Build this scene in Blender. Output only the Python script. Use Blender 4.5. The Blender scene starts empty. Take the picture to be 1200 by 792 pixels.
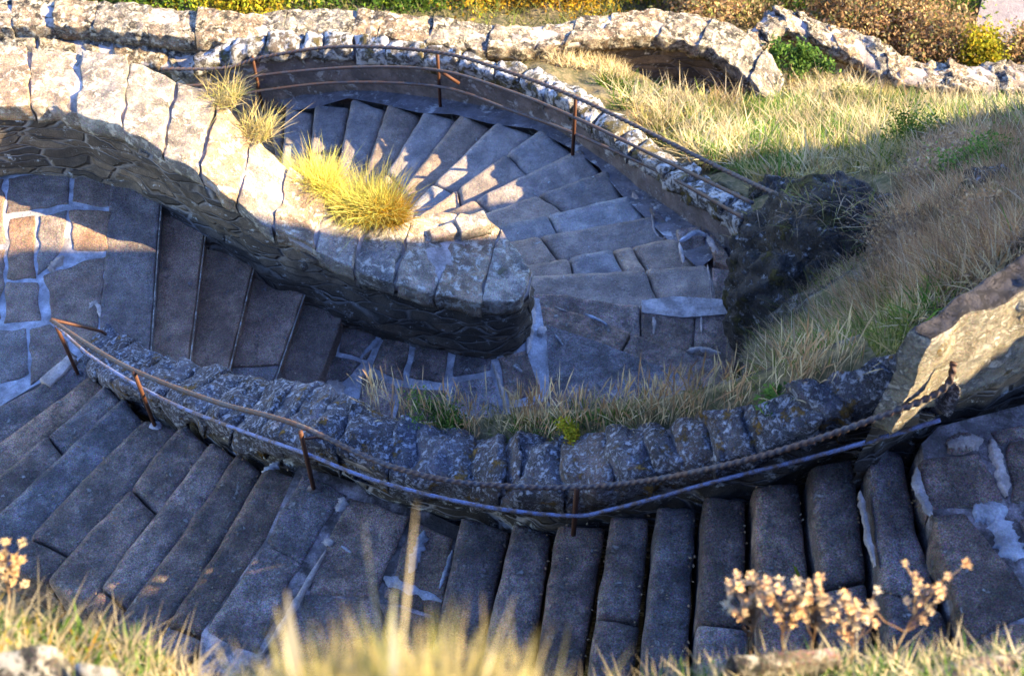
import bpy, bmesh, math, random
import numpy as np
from mathutils import Vector, noise
random.seed(7); rng = np.random.default_rng(7)
S = bpy.context.scene
COL = S.collection
R = math.radians
# ------------------------------------------------------------------ camera, world, sun
PITCH, FPX, ZC = R(55), 1667.0, 6.3
cam_d = bpy.data.cameras.new('camera'); cam = bpy.data.objects.new('camera', cam_d); COL.objects.link(cam)
cam.location = (0, 0, ZC); cam.rotation_euler = (R(35), 0, 0)
cam_d.sensor_width = 36; cam_d.lens = 50.0; cam_d.clip_start = .05; cam_d.clip_end = 900
cam_d.dof.use_dof = True; cam_d.dof.focus_distance = 10.0; cam_d.dof.aperture_fstop = 3.6
S.camera = cam
SUN_AZ, SUN_EL = -4.0, 30.0            # azimuth measured from +x towards +y
w = bpy.data.worlds.new('World'); S.world = w; w.use_nodes = True
wn = w.node_tree.nodes; wl = w.node_tree.links
sky = wn.new('ShaderNodeTexSky'); sky.sky_type = 'NISHITA'; sky.sun_disc = False
sky.sun_elevation = R(SUN_EL); sky.sun_rotation = R(90 - SUN_AZ)
sky.air_density = 1.3; sky.dust_density = .1; sky.ozone_density = 3
hs = wn.new('ShaderNodeHueSaturation'); hs.inputs['Saturation'].default_value = 1.22; hs.inputs['Hue'].default_value = .522   # saturated slide film
wl.new(sky.outputs[0], hs.inputs['Color']); wl.new(hs.outputs[0], wn['Background'].inputs[0]); wn['Background'].inputs[1].default_value = .14
sd = bpy.data.lights.new('sun', 'SUN'); so = bpy.data.objects.new('sun', sd); COL.objects.link(so)
sd.energy = 5.0; sd.angle = R(.5); sd.color = (1, .79, .46)
sv = Vector((math.cos(R(SUN_AZ))*math.cos(R(SUN_EL)), math.sin(R(SUN_AZ))*math.cos(R(SUN_EL)), math.sin(R(SUN_EL))))
so.rotation_euler = sv.to_track_quat('Z', 'Y').to_euler()
S.view_settings.view_transform = 'Standard'; S.view_settings.look = 'None'
S.view_settings.exposure = 2.55; S.view_settings.gamma = 1

# ------------------------------------------------------------------ pixel of the photo + real height -> place in the world
def W(px, py, z):
    u = (px-600)/FPX; v = (396-py)/FPX
    dy = math.cos(PITCH)+v*math.sin(PITCH); dz = -math.sin(PITCH)+v*math.cos(PITCH)
    t = (z-ZC)/dz
    return Vector((u*t, dy*t, z))
def WL(pts, z=None):
    return [W(p[0], p[1], p[2] if z is None else z) for p in pts]

# ------------------------------------------------------------------ materials
class NT:
    def __init__(s, name):
        s.m = bpy.data.materials.new(name); s.m.use_nodes = True
        s.t = s.m.node_tree; s.n = s.t.nodes; s.b = s.n['Principled BSDF']; s.out = s.n['Material Output']
        g = s.n.new('ShaderNodeNewGeometry'); s.pos = g.outputs['Position']; s.geo = g
    def L(s, a, b): s.t.links.new(a, b)
    def noise(s, sc, det=6, rough=.6, vec=None, dist=0):
        n = s.n.new('ShaderNodeTexNoise'); n.inputs['Scale'].default_value = sc; n.inputs['Detail'].default_value = det
        n.inputs['Roughness'].default_value = rough; n.inputs['Distortion'].default_value = dist
        s.L(vec or s.pos, n.inputs['Vector']); return n.outputs[0]
    def voro(s, sc, feat='F1', vec=None, out=0, rnd=1):
        n = s.n.new('ShaderNodeTexVoronoi'); n.feature = feat; n.inputs['Scale'].default_value = sc
        n.inputs['Randomness'].default_value = rnd
        s.L(vec or s.pos, n.inputs['Vector']); return n.outputs[out]
    def ramp(s, f, stops):
        n = s.n.new('ShaderNodeValToRGB'); e = n.color_ramp.elements
        while len(e) < len(stops): e.new(.5)
        for i, (p, c) in enumerate(stops):
            e[i].position = p; e[i].color = (c if len(c) == 4 else (*c, 1)) if hasattr(c, '__len__') else (c, c, c, 1)
        s.L(f, n.inputs[0]); return n.outputs[0]
    def mix(s, f, a, b, mode='MIX'):
        n = s.n.new('ShaderNodeMix'); n.data_type = 'RGBA'; n.blend_type = mode
        for v, i in ((f, 0), (a, 6), (b, 7)):
            if hasattr(v, 'is_linked'): s.L(v, n.inputs[i])
            elif hasattr(v, '__len__'): n.inputs[i].default_value = (*v, 1) if len(v) == 3 else v
            else: n.inputs[i].default_value = v if i == 0 else (v, v, v, 1)
        return n.outputs[2]
    def math(s, op, a, b=0):
        n = s.n.new('ShaderNodeMath'); n.operation = op
        for v, i in ((a, 0), (b, 1)):
            if hasattr(v, 'is_linked'): s.L(v, n.inputs[i])
            else: n.inputs[i].default_value = v
        return n.outputs[0]
    def mapv(s, sc):
        n = s.n.new('ShaderNodeMapping'); n.inputs['Scale'].default_value = sc; s.L(s.pos, n.inputs[0]); return n.outputs[0]
    def bump(s, h, strength=.6, dist=.02):
        n = s.n.new('ShaderNodeBump'); n.inputs['Strength'].default_value = strength; n.inputs['Distance'].default_value = dist
        s.L(h, n.inputs['Height']); s.L(n.outputs[0], s.b.inputs['Normal'])
    def fin(s, col, rough=.9):
        s.L(col, s.b.inputs['Base Color']); s.b.inputs['Roughness'].default_value = rough
        s.b.inputs['Specular IOR Level'].default_value = .25; return s.m

def mat_stone(name, c1, c2, lich=(.6, .6, .55), lich_amt=.0, lich_sc=9, dark_amt=.3, moss=None, moss_amt=0, grain=.5, var=.35, strong=.7, moss_sc=5):
    m = NT(name)
    oi = m.n.new('ShaderNodeObjectInfo').outputs['Random']
    base = m.mix(m.ramp(m.noise(3.1, 9, .75), [(.42, 0), (.58, 1)]), c1, c2)
    # each stone its own tone
    tone = m.math('MULTIPLY_ADD', oi, var); m.n[-1].inputs[2].default_value = 1-var/2
    base = m.mix(1.0, base, tone, 'MULTIPLY')
    warm = m.mix(m.math('FRACT', m.math('MULTIPLY', oi, 7.13)), (1.28, .98, .76), (.88, .97, 1.16))
    base = m.mix(.8, base, warm, 'MULTIPLY')
    # stains
    st = m.ramp(m.noise(5.5, 8, .7), [(.42, 1), (.62, 0)])
    base = m.mix(m.math('MULTIPLY', st, dark_amt), base, (.035, .03, .025))
    # granular basalt
    g1 = m.ramp(m.noise(110, 3, .8), [(.3, 1-grain), (.7, 1+grain)])
    base = m.mix(1.0, base, m.mix(.8, (1, 1, 1), g1), 'MULTIPLY')
    g2 = m.ramp(m.voro(75), [(.1, 1.5), (.35, 1.0)])
    base = m.mix(grain*.9, base, m.mix(1, base, g2, 'MULTIPLY'))
    cn = m.n.new('ShaderNodeTexNoise'); cn.inputs['Scale'].default_value = 130; cn.inputs['Detail'].default_value = 2; m.L(m.pos, cn.inputs['Vector'])
    hs = m.n.new('ShaderNodeHueSaturation'); hs.inputs['Saturation'].default_value = 1.6; hs.inputs['Value'].default_value = 1.0; m.L(cn.outputs[1], hs.inputs['Color'])
    base = m.mix(grain*.55, base, hs.outputs[0], 'OVERLAY')
    h = m.math('ADD', m.noise(38, 8, .75), m.math('MULTIPLY', m.noise(7, 4), 1.6))
    if lich_amt:
        a = m.noise(lich_sc, 9, .78, dist=.4); f = m.ramp(a, [(.62-lich_amt*.25, 0), (.68-lich_amt*.25, 1)])
        base = m.mix(m.math('MULTIPLY', f, .85), base, lich)
        b = m.ramp(m.noise(lich_sc*2.4, 6, .8), [(.30, 1), (.44, 0)])
        base = m.mix(m.math('MULTIPLY', b, dark_amt*1.6), base, (.02, .02, .018))
        h = m.math('ADD', h, m.math('MULTIPLY', f, .5))
    if moss_amt:
        f = m.ramp(m.noise(moss_sc, 6, .7), [(.66-moss_amt*.2, 0), (.72-moss_amt*.2, 1)])
        base = m.mix(m.math('MULTIPLY', f, .9), base, moss)
        h = m.math('ADD', h, f)
    m.bump(h, strong, .03)
    return m.fin(base, .92)

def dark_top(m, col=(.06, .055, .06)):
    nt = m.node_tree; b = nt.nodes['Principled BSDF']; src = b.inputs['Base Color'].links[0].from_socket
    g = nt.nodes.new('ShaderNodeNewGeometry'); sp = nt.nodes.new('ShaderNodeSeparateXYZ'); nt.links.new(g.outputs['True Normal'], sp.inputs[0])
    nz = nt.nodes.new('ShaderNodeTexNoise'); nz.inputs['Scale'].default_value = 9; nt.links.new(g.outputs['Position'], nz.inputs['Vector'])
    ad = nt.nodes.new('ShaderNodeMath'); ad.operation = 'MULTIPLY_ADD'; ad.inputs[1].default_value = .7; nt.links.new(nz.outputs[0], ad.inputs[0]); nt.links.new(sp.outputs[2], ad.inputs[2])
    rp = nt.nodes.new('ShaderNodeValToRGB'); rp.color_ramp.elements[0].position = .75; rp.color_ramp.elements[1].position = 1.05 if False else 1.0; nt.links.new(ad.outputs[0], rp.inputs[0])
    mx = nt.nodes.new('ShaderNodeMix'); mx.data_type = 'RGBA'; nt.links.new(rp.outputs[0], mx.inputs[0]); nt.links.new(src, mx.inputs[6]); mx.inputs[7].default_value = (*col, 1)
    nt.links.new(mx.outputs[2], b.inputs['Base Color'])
def mat_rubble(name, c1, c2, mortar, msz=.05, sc=(2.8, 2.8, 9), lich_amt=.0, dark=.4):
    m = NT(name)
    warp = m.n.new('ShaderNodeVectorMath'); warp.operation = 'MULTIPLY_ADD'
    nn = m.n.new('ShaderNodeTexNoise'); nn.inputs['Scale'].default_value = 4; m.L(m.pos, nn.inputs['Vector'])
    m.L(nn.outputs[1], warp.inputs[0]); warp.inputs[1].default_value = (.12, .12, .08); m.L(m.pos, warp.inputs[2])
    mp = m.n.new('ShaderNodeMapping'); mp.inputs['Scale'].default_value = sc; m.L(warp.outputs[0], mp.inputs[0])
    e = m.voro(1, 'DISTANCE_TO_EDGE', mp.outputs[0]); cc = m.voro(1, 'F1', mp.outputs[0], 1)
    joint = m.ramp(e, [(msz*.5, 1), (msz*1.6, 0)])
    cb = m.n.new('ShaderNodeSeparateColor'); m.L(cc, cb.inputs[0])
    base = m.mix(cb.outputs[0], c1, c2)
    base = m.mix(m.math('MULTIPLY', m.ramp(m.noise(6, 7, .7), [(.42, 1), (.62, 0)]), dark), base, (.03, .025, .02))
    base = m.mix(1, base, m.ramp(m.noise(80, 3, .8), [(.3, .6), (.7, 1.4)]), 'MULTIPLY')
    mf = m.math('MULTIPLY', joint, m.ramp(m.noise(3.1, 4), [(.42, .15), (.6, 1)]))
    base = m.mix(mf, base, mortar)
    if lich_amt:
        f = m.ramp(m.noise(11, 9, .78), [(.62-lich_amt*.25, 0), (.68-lich_amt*.25, 1)])
        base = m.mix(m.math('MULTIPLY', f, .8), base, (.6, .6, .55))
    h = m.math('SUBTRACT', m.math('MULTIPLY', m.noise(30, 8, .75), .5), m.math('MULTIPLY', joint, 1.5))
    m.bump(h, .9, .035)
    return m.fin(base, .95)

def mat_veg(name, cols, trans=.35):
    m = NT(name)
    rp = m.geo.outputs['Random Per Island']
    n = len(cols); c = m.ramp(rp, [((i+.5)/n, q) for i, q in enumerate(cols)])
    c = m.mix(1, c, m.ramp(m.noise(1.7, 3), [(.35, .45), (.65, 1.4)]), 'MULTIPLY')
    m.L(c, m.b.inputs['Base Color']); m.b.inputs['Roughness'].default_value = .8; m.b.inputs['Specular IOR Level'].default_value = .1
    tr = m.n.new('ShaderNodeBsdfTranslucent'); m.L(c, tr.inputs[0])
    mx = m.n.new('ShaderNodeMixShader'); mx.inputs[0].default_value = trans
    m.L(m.b.outputs[0], mx.inputs[1]); m.L(tr.outputs[0], mx.inputs[2]); m.L(mx.outputs[0], m.out.inputs[0])
    return m.m

M = {}
M['step'] = mat_stone('basalt step stone', (.16, .125, .105), (.36, .285, .235), lich=(.46, .42, .38), lich_amt=.22, lich_sc=13, dark_amt=.55, grain=1.1, strong=1.1, var=.6)
M['step_up'] = mat_stone('worn pale step stone', (.26, .22, .18), (.39, .33, .26), dark_amt=.35, grain=.6, strong=.8, lich_amt=.1)
M['step_brown'] = mat_stone('warm brown step stone', (.24, .175, .13), (.36, .28, .21), lich=(.42, .40, .38), lich_amt=.1, dark_amt=.4, grain=.95, strong=1)
M['fill'] = mat_stone('packed joint earth', (.06, .05, .045), (.12, .1, .085), dark_amt=.5, grain=.5)
M['mortar_worn'] = mat_stone('worn patchy mortar', (.50, .48, .50), (.09, .08, .075), dark_amt=.75, grain=.4, var=.1, strong=.9)
M['mortar'] = mat_stone('pale lime mortar', (.62, .59, .55), (.42, .385, .35), dark_amt=.55, grain=.25, var=.1, strong=.8)
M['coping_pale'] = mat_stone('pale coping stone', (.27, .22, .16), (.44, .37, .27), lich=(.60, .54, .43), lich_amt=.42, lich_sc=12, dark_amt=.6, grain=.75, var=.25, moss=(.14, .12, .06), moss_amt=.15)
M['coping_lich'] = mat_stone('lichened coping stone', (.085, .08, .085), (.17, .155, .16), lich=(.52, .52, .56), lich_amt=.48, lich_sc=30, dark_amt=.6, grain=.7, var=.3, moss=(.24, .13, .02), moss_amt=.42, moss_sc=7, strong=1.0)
M['coping_far'] = mat_stone('sunny crusted coping stone', (.26, .21, .15), (.44, .37, .27), lich=(.60, .54, .42), lich_amt=.5, lich_sc=14, dark_amt=1.0, grain=.9, var=.3, strong=1)
M['coping_moss'] = mat_stone('mossy coping stone', (.10, .09, .07), (.2, .18, .15), lich=(.6, .58, .55), lich_amt=.65, lich_sc=8, dark_amt=.7, moss=(.12, .09, .02), moss_amt=.6, strong=1)
M['rubble_dark'] = mat_rubble('dark rubble masonry', (.07, .055, .04), (.24, .175, .115), (.23, .20, .17), msz=.05, sc=(2.6, 2.6, 9), dark=.6, lich_amt=.15)
M['rubble_pale'] = mat_rubble('pale rubble masonry', (.30, .22, .14), (.5, .44, .34), (.62, .58, .5), lich_amt=.3, dark=.35)
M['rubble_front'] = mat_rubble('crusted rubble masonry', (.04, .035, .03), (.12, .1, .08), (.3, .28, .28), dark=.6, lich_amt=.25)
M['render'] = mat_stone('grey rendered masonry', (.13, .13, .14), (.21, .20, .21), lich=(.5, .5, .5), lich_amt=.25, lich_sc=5, dark_amt=.45, grain=.4, var=0, moss=(.07, .055, .02), moss_amt=.15, moss_sc=3)
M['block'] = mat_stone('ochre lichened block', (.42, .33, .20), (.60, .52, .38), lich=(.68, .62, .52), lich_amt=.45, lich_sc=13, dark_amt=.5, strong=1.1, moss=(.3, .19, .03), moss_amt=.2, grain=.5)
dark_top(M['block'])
M['ochre'] = mat_stone('ochre stained stone', (.42, .30, .06), (.5, .4, .2), dark_amt=.4, grain=.6)
M['rock'] = mat_stone('dark crusted rock', (.05, .042, .032), (.12, .10, .075), lich=(.44, .44, .46), lich_amt=.34, lich_sc=15, dark_amt=.75, moss=(.07, .06, .015), moss_amt=.6, grain=.5, strong=1.2, moss_sc=3)

def mat_ground():
    m = NT('hillside soil and rock')
    sp = m.n.new('ShaderNodeSeparateXYZ'); m.L(m.geo.outputs['Normal'], sp.inputs[0])
    soil = m.mix(m.ramp(m.noise(3, 6), [(.35, 0), (.65, 1)]), (.16, .13, .07), (.07, .075, .025))
    soil = m.mix(m.ramp(m.noise(22, 5), [(.45, 0), (.6, .7)]), soil, (.26, .2, .11))
    rock = m.mix(m.ramp(m.noise(5, 8, .75), [(.5, 0), (.6, 1)]), (.035, .03, .024), (.2, .19, .18))
    f = m.ramp(m.math('ADD', sp.outputs[2], m.math('MULTIPLY', m.noise(4), .15)), [(.58, 0), (.7, 1)])
    m.bump(m.noise(20, 9, .75), 1, .06)
    return m.fin(m.mix(f, rock, soil), .95)
M['ground'] = mat_ground()
def mat_iron(name, rust, metal, amt, met=.4):
    m = NT(name)
    f = m.ramp(m.noise(14, 6, .7), [(.5-amt*.3, 0), (.6-amt*.2, 1)])
    c = m.mix(f, metal, rust); c = m.mix(1, c, m.ramp(m.noise(120, 3), [(.3, .6), (.7, 1.4)]), 'MULTIPLY')
    m.bump(m.noise(90, 5), .5, .004); m.b.inputs['Metallic'].default_value = met*.4
    return m.fin(c, .6)
M['rust'] = mat_iron('rusty iron', (.075, .03, .016), (.04, .03, .025), .9)
M['rail'] = mat_iron('weathered iron rail', (.085, .05, .038), (.065, .06, .065), .2)
M['bar'] = mat_iron('painted steel rail', (.10, .07, .06), (.12, .15, .27), .15)

# ------------------------------------------------------------------ object helpers
def tag(o, label=None, cat=None, group=None, kind=None):
    for k, v in (('label', label), ('category', cat), ('group', group), ('kind', kind)):
        if v: o[k] = v
    return o
def thing(name, loc, label, cat, group=None):
    o = bpy.data.objects.new(name, None); COL.objects.link(o); o.location = loc; o.empty_display_size = .1
    return tag(o, label, cat, group)
def mesh(name, v, f, mat, parent=None, smooth=True):
    me = bpy.data.meshes.new(name)
    if parent is not None:
        l = Vector((0, 0, 0)); p = parent
        while p is not None: l = l + p.location; p = p.parent
        v = [Vector(q)-l for q in v]
    me.from_pydata([tuple(q) for q in v], [], f); me.update()
    if smooth: me.polygons.foreach_set('use_smooth', [True]*len(me.polygons))
    me.materials.append(M[mat] if isinstance(mat, str) else mat)
    o = bpy.data.objects.new(name, me); COL.objects.link(o)
    if parent is not None: o.parent = parent
    return o
def lerp_poly(P, t):
    """point at fraction t (by length) along polyline P"""
    d = [0]
    for a, b in zip(P, P[1:]): d.append(d[-1]+max((b-a).length, 1e-6))
    x = t*d[-1]
    for i in range(len(P)-1):
        if x <= d[i+1] or i == len(P)-2:
            return P[i].lerp(P[i+1], (x-d[i])/(d[i+1]-d[i]))
def plen(P): return sum((b-a).length for a, b in zip(P, P[1:]))
def smooth_poly(P, n=60):
    """Catmull-Rom through P, n samples"""
    Q = [P[0]*2-P[1]]+list(P)+[P[-1]*2-P[-2]]; out = []
    m = len(P)-1
    for k in range(n+1):
        x = k/n*m; i = min(int(x), m-1); t = x-i
        a, b, c, d = Q[i:i+4]
        out.append(.5*((2*b)+(c-a)*t+(2*a-5*b+4*c-d)*t*t+(3*b-a-3*c+d)*t**3))
    return out
def stone(name, A, B, depth, mat, parent, Rr=.025, amp=.006, jit=.010, res=.035, dome=0, gap=.004):
    """rounded rough block; its top spans between the polylines A and B"""
    lt = (plen(A)+plen(B))/2; ls = ((A[0]-B[0]).length+(A[-1]-B[-1]).length)/2
    Rr = min(Rr, ls*.3, lt*.3)
    def samples(l):
        n = max(2, int((l-2*Rr)/res))
        e = [0, .12*Rr, .4*Rr, Rr]
        return [q/l for q in e]+[(Rr+(l-2*Rr)*k/n)/l for k in range(1, n)]+[1-q/l for q in reversed(e)]
    ss, ts = samples(ls), samples(lt)
    drop = lambda d: -Rr*(1-math.sqrt(max(0, 1-(1-min(d, Rr)/Rr)**2)))
    V = []; F = []; seed = random.random()*50
    gs, gt = gap/ls, gap/lt
    tilt = (random.uniform(-1, 1)*amp*.8, random.uniform(-1, 1)*amp*.8)
    for t in ts:
        a = lerp_poly(A, t); b = lerp_poly(B, t)
        t2 = gt+t*(1-2*gt); a = lerp_poly(A, t2); b = lerp_poly(B, t2)
        for s in ss:
            p = a.lerp(b, gs+s*(1-2*gs))
            h = drop(min(s, 1-s)*ls)+drop(min(t, 1-t)*lt)
            q = p*4+Vector((seed, 0, 0))
            edge = 1.0
            p = p+Vector((noise.noise(q*1.6), noise.noise(q*1.6+Vector((9, 9, 9))), 0))*jit*edge
            p.z += h+amp*(noise.noise(q*2)+.5*noise.noise(q*6))+tilt[0]*(s-.5)*2+tilt[1]*(t-.5)*2+dome*(1-(2*s-1)**2)
            V.append(p)
    ns, nt = len(ss), len(ts)
    for j in range(nt-1):
        for i in range(ns-1):
            F.append((j*ns+i, j*ns+i+1, (j+1)*ns+i+1, (j+1)*ns+i))
    loop = [i for i in range(ns)]+[j*ns+ns-1 for j in range(1, nt)]+[(nt-1)*ns+i for i in range(ns-2, -1, -1)]+[j*ns for j in range(nt-2, 0, -1)]
    k = len(loop); prev = loop
    lv = 3 if depth < .6 else int(depth/.05)
    for q in range(1, lv+1):
        base = len(V)
        for idx in loop:
            v = V[idx]; z = v.z-depth*q/lv
            w_ = Vector((v.x, v.y, z))
            n = Vector((noise.noise(w_*5), noise.noise(w_*5+Vector((7, 3, 1))), 0))*jit
            if depth >= .6: n = Vector((noise.fractal(w_*6, 1, 2, 4), noise.fractal(w_*6+Vector((7, 3, 1)), 1, 2, 4), 0))*jit
            V.append(Vector((v.x, v.y, z))+n)
        cur = list(range(base, base+k))
        for i in range(k): F.append((prev[i], cur[i], cur[(i+1) % k], prev[(i+1) % k]))
        prev = cur
    F.append(tuple(reversed(prev)))
    # orient
    ax = (A[-1]-A[0]).cross(B[0]-A[0]).z
    if ax > 0: F = [tuple(reversed(f)) for f in F]
    return mesh(name, V, F, mat, parent)
def sub(P, t0, t1, n=8):
    return [lerp_poly(P, t0+(t1-t0)*k/n) for k in range(n+1)]
def prism(name, pts, z1, mat, parent, smooth=False, amp=0):
    """solid under a polygon whose top vertices carry their own height"""
    n = len(pts); V = [Vector(p) for p in pts]+[Vector((p.x, p.y, z1)) for p in pts]
    area = sum(pts[i].x*pts[(i+1) % n].y-pts[(i+1) % n].x*pts[i].y for i in range(n))
    F = [tuple(range(n)), tuple(range(2*n-1, n-1, -1))]+[(i+n, (i+1) % n+n, (i+1) % n, i) for i in range(n)]
    if area < 0: F = [tuple(reversed(f)) for f in F]
    return mesh(name, V, F, mat, parent, smooth)
def wall_body(name, near, far, zb, mat, parent, inset=.04, res=.06, amp=.03, top_drop=.12):
    """near / far are top polylines; the body goes down to zb (number or function of the point)"""
    N = 2+int(plen(near)/res); a = [lerp_poly(near, k/N) for k in range(N+1)]; b = [lerp_poly(far, k/N) for k in range(N+1)]
    a2 = [p.lerp(q, min(.4, inset/max((q-p).length, .01))) for p, q in zip(a, b)]
    b2 = [q.lerp(p, min(.4, inset/max((q-p).length, .01))) for p, q in zip(a, b)]
    me = max(1, int((a[-1]-b[-1]).length/res)); ms = max(1, int((a[0]-b[0]).length/res))
    ring = a2+[a2[-1].lerp(b2[-1], k/me) for k in range(1, me)]+b2[::-1]+[b2[0].lerp(a2[0], k/ms) for k in range(1, ms)]
    n = len(ring)
    area = sum(ring[i].x*ring[(i+1) % n].y-ring[(i+1) % n].x*ring[i].y for i in range(n))
    if area < 0: ring = ring[::-1]
    zbf = zb if callable(zb) else (lambda p: zb)
    H = max(p.z-zbf(p) for p in ring); rows = min(45, max(3, int(H/res)))
    nr = []
    for i in range(n):
        t = ring[(i+1) % n]-ring[i-1]; nr.append(Vector((t.y, -t.x, 0)).normalized())
    V = []; F = []
    for j in range(rows+1):
        for i, p in enumerate(ring):
            zt = p.z-top_drop; z = zt+(zbf(p)-zt)*j/rows
            q = Vector((p.x, p.y, z))
            d = amp*(noise.noise(q*3)+.6*noise.noise(Vector((q.x*7, q.y*7, q.z*12))))
            V.append(q+nr[i]*d)
    for j in range(rows):
        for i in range(n): F.append(((j+1)*n+i, (j+1)*n+(i+1) % n, j*n+(i+1) % n, j*n+i))
    # top cap as strips between near and far sides
    F.append(tuple(range(n)))
    return mesh(name, V, F, mat, parent)
def tube(name, P, r, mat, parent, seg=8, smooth=True, twist=0, flat=1, cap=True):
    """round or twisted bar along P; twist = turns per metre of a two-strand section"""
    V = []; F = []; L = 0; n = len(P); up = Vector((0, 0, 1))
    for i, p in enumerate(P):
        t = (P[min(i+1, n-1)]-P[max(i-1, 0)]).normalized()
        if i: L += (P[i]-P[i-1]).length
        x = t.cross(up)
        if x.length < .05: x = t.cross(Vector((1, 0, 0)))
        x.normalize(); y = x.cross(t)
        rr = r[i] if hasattr(r, '__len__') else r
        for k in range(seg):
            a = 2*math.pi*k/seg
            q = rr*(1+(  .26*math.cos(2*(a-twist*L*2*math.pi))if twist else 0))
            V.append(p+x*math.cos(a)*q*flat+y*math.sin(a)*q)
    for i in range(n-1):
        for k in range(seg): F.append((i*seg+k, i*seg+(k+1) % seg, (i+1)*seg+(k+1) % seg, (i+1)*seg+k))
    if cap: F += [tuple(reversed(range(seg))), tuple(range((n-1)*seg, n*seg))]
    return mesh(name, V, [tuple(reversed(f)) for f in F], mat, parent, smooth)
def inpoly(x, y, poly):
    x = np.asarray(x); y = np.asarray(y); c = np.zeros(x.shape, bool); n = len(poly)
    for i in range(n):
        x1, y1 = poly[i][:2]; x2, y2 = poly[i-1][:2]
        cond = ((y1 > y) != (y2 > y)) & (x < (x2-x1)*(y-y1)/((y2-y1) if y2 != y1 else 1e-9)+x1)
        c ^= cond
    return c

# ------------------------------------------------------------------ stairs (heights run from the far, lowest step up to the near landing)
r1, r2, r3 = .165, .16, .16
zU = -6.70; zD = zU+17*r1; zL = zD+5*r2; zM = zL+10*r3; zR = zM+10*r3
def edge(i, o, z, ext_i=0, ext_o=0, mid=()):
    P = WL([i, *mid, o], z); d = (P[-1]-P[0])
    P[0] = P[0]-d*ext_i; P[-1] = P[-1]+d*ext_o
    return P
def flight(root, edges, last_edge, mat, depth=.42, splits={}, Rr=.035, overlap=.05, names='step_stone', widen=None):
    """edges: nosing polylines with their own z; step i runs from edges[i] back to edges[i+1]"""
    E = edges+[last_edge]
    for i in range(len(edges)):
        A = E[i]; z = A[0].z
        Bq = [Vector((p.x, p.y, z)) for p in E[i+1]]
        dirn = (lerp_poly(Bq, .5)-lerp_poly(A, .5)).normalized()
        Bq = [p+dirn*overlap for p in Bq]
        cuts = [0]+splits.get(i, [])+[1]
        for a, b in zip(cuts, cuts[1:]):
            stone(names, sub(A, a, b), sub(Bq, a, b), depth, mat, root, Rr=Rr, amp=.008, jit=.012)

# --- far curved flight
root_u = thing('stone_staircase', W(520, 190, zU), 'far curved flight of worn stone steps, half in sun, below the triple railing', 'staircase')
UE = [((322,180),(313,122)), ((329,186),(334,124)), ((360,200),(368,121)), ((396,188),(411,112)), ((428,196),(454,118)), ((450,205),(497,127)), ((472,219),(540,130)),
      ((497,224),(582,140)), ((513,236),(634,148)), ((510,252),(680,172)), ((530,262),(712,196)), ((580,263),(738,226)), ((595,281),(765,251)),
      ((625,306),(792,276)), ((625,321),(828,308))]
ed = [edge((290,180),(272,120), zU, .35, 0)]
for k, (i, o) in enumerate(UE):
    ex = .30 if k < 8 else (.22 if k < 11 else .10)
    ed.append(edge(i, o, zU+(k)*r1 if k else zU, ex, .0))
ed = ed[1:]
ed = [edge(i, o, zU+r1*k, (.35 if k < 8 else (.22 if k < 11 else .12)), 0) for k, (i, o) in enumerate(UE)]
z15, z16, z17 = zU+15*r1, zU+16*r1, zU+17*r1
e15 = edge((623,345),(866,364), z15, .05, 0, ((656,343),(711,353),(775,358)))
e16 = edge((630,358),(866,428), z16, .05, .0, ((690,368),(730,385),(800,409)))
e17 = edge((632,395),(765,500), z17, .05, .1, ((665,417),(705,448)))
flight(root_u, ed, e15, 'step_up', splits={2: [.46], 5: [.3], 7: [.35], 8: [.33, .72], 9: [.4], 10: [.62], 11: [.45], 12: [.3], 13: [.33, .6, .72], 14: [.68]}, Rr=.06, overlap=-.028)
root_w = thing('winder_steps', W(740, 400, z16), 'broad worn winder steps turning round the end of the pale wall', 'winder steps')
flight(root_w, [e15, e16], e17, 'step', splits={0: [.55, .80], 1: [.5]}, Rr=.03)
# outer paving along the bend
for q, z in (([(792,268),(822,264),(832,302),(800,306)], zU+13*r1+.01), ([(833,272),(852,296),(862,318),(838,306)], zU+14*r1), ([(834,312),(866,318),(868,356),(838,358)], zU+14*r1+.012),
             ([(762,240),(786,262),(782,276),(764,250)], zU+12*r1)):
    a, b, c, d = WL(q, z); stone('paving_stone', [a, b], [d, c], .3, 'step', root_w, Rr=.02)
mb = WL([(745,215),(790,240),(850,282),(874,330),(876,440),(760,420),(770,340),(740,250)], zU+12*r1)
prism('mortar_bed', [Vector((p.x, p.y, z-.06)) for p, z in zip(mb, [zU+10.6*r1, zU+11.6*r1, zU+13*r1, zU+14*r1-.02, zU+14.4*r1, zU+14.2*r1, zU+12.6*r1, zU+10.9*r1])], -8, 'mortar_worn', root_w)
prism('mortar_bed', WL([(752,352),(790,347),(868,352),(873,366),(800,372),(752,366)], z15+.012), z15-.3, 'mortar', root_w)
prism('mortar_bed', WL([(612,345),(632,350),(640,400),(640,470),(600,470)], z17-.012), -8, 'mortar', root_w)
# gutter between the step ends and the outer wall
gut_in = [W(*q, zU+r1*k-.07) for k, (i, q) in enumerate(UE)]
gut_out = WL([(262,112,-6.6),(320,110,-6.6),(372,106,-6.5),(418,104,-6.3),(470,108,-6.15),(512,114,-6.0),(560,120,-5.85),(604,128,-5.65),(655,140,-5.5),(702,164,-5.3),(738,196,-5.1),(765,222,-4.95),(790,244,-4.8),(820,268,-4.65),(850,290,-4.5)])
V = []; F = []
for a, b in zip(gut_in, gut_out):
    d = (a-b)*.5; V += [b-d*.3, b.lerp(a, .5), a+d*.8]
for i in range(len(gut_in)-1):
    for k in range(2): F.append((i*3+k, i*3+k+1, (i+1)*3+k+1, (i+1)*3+k))
mesh('gutter', V, F, 'render', root_u)

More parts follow.
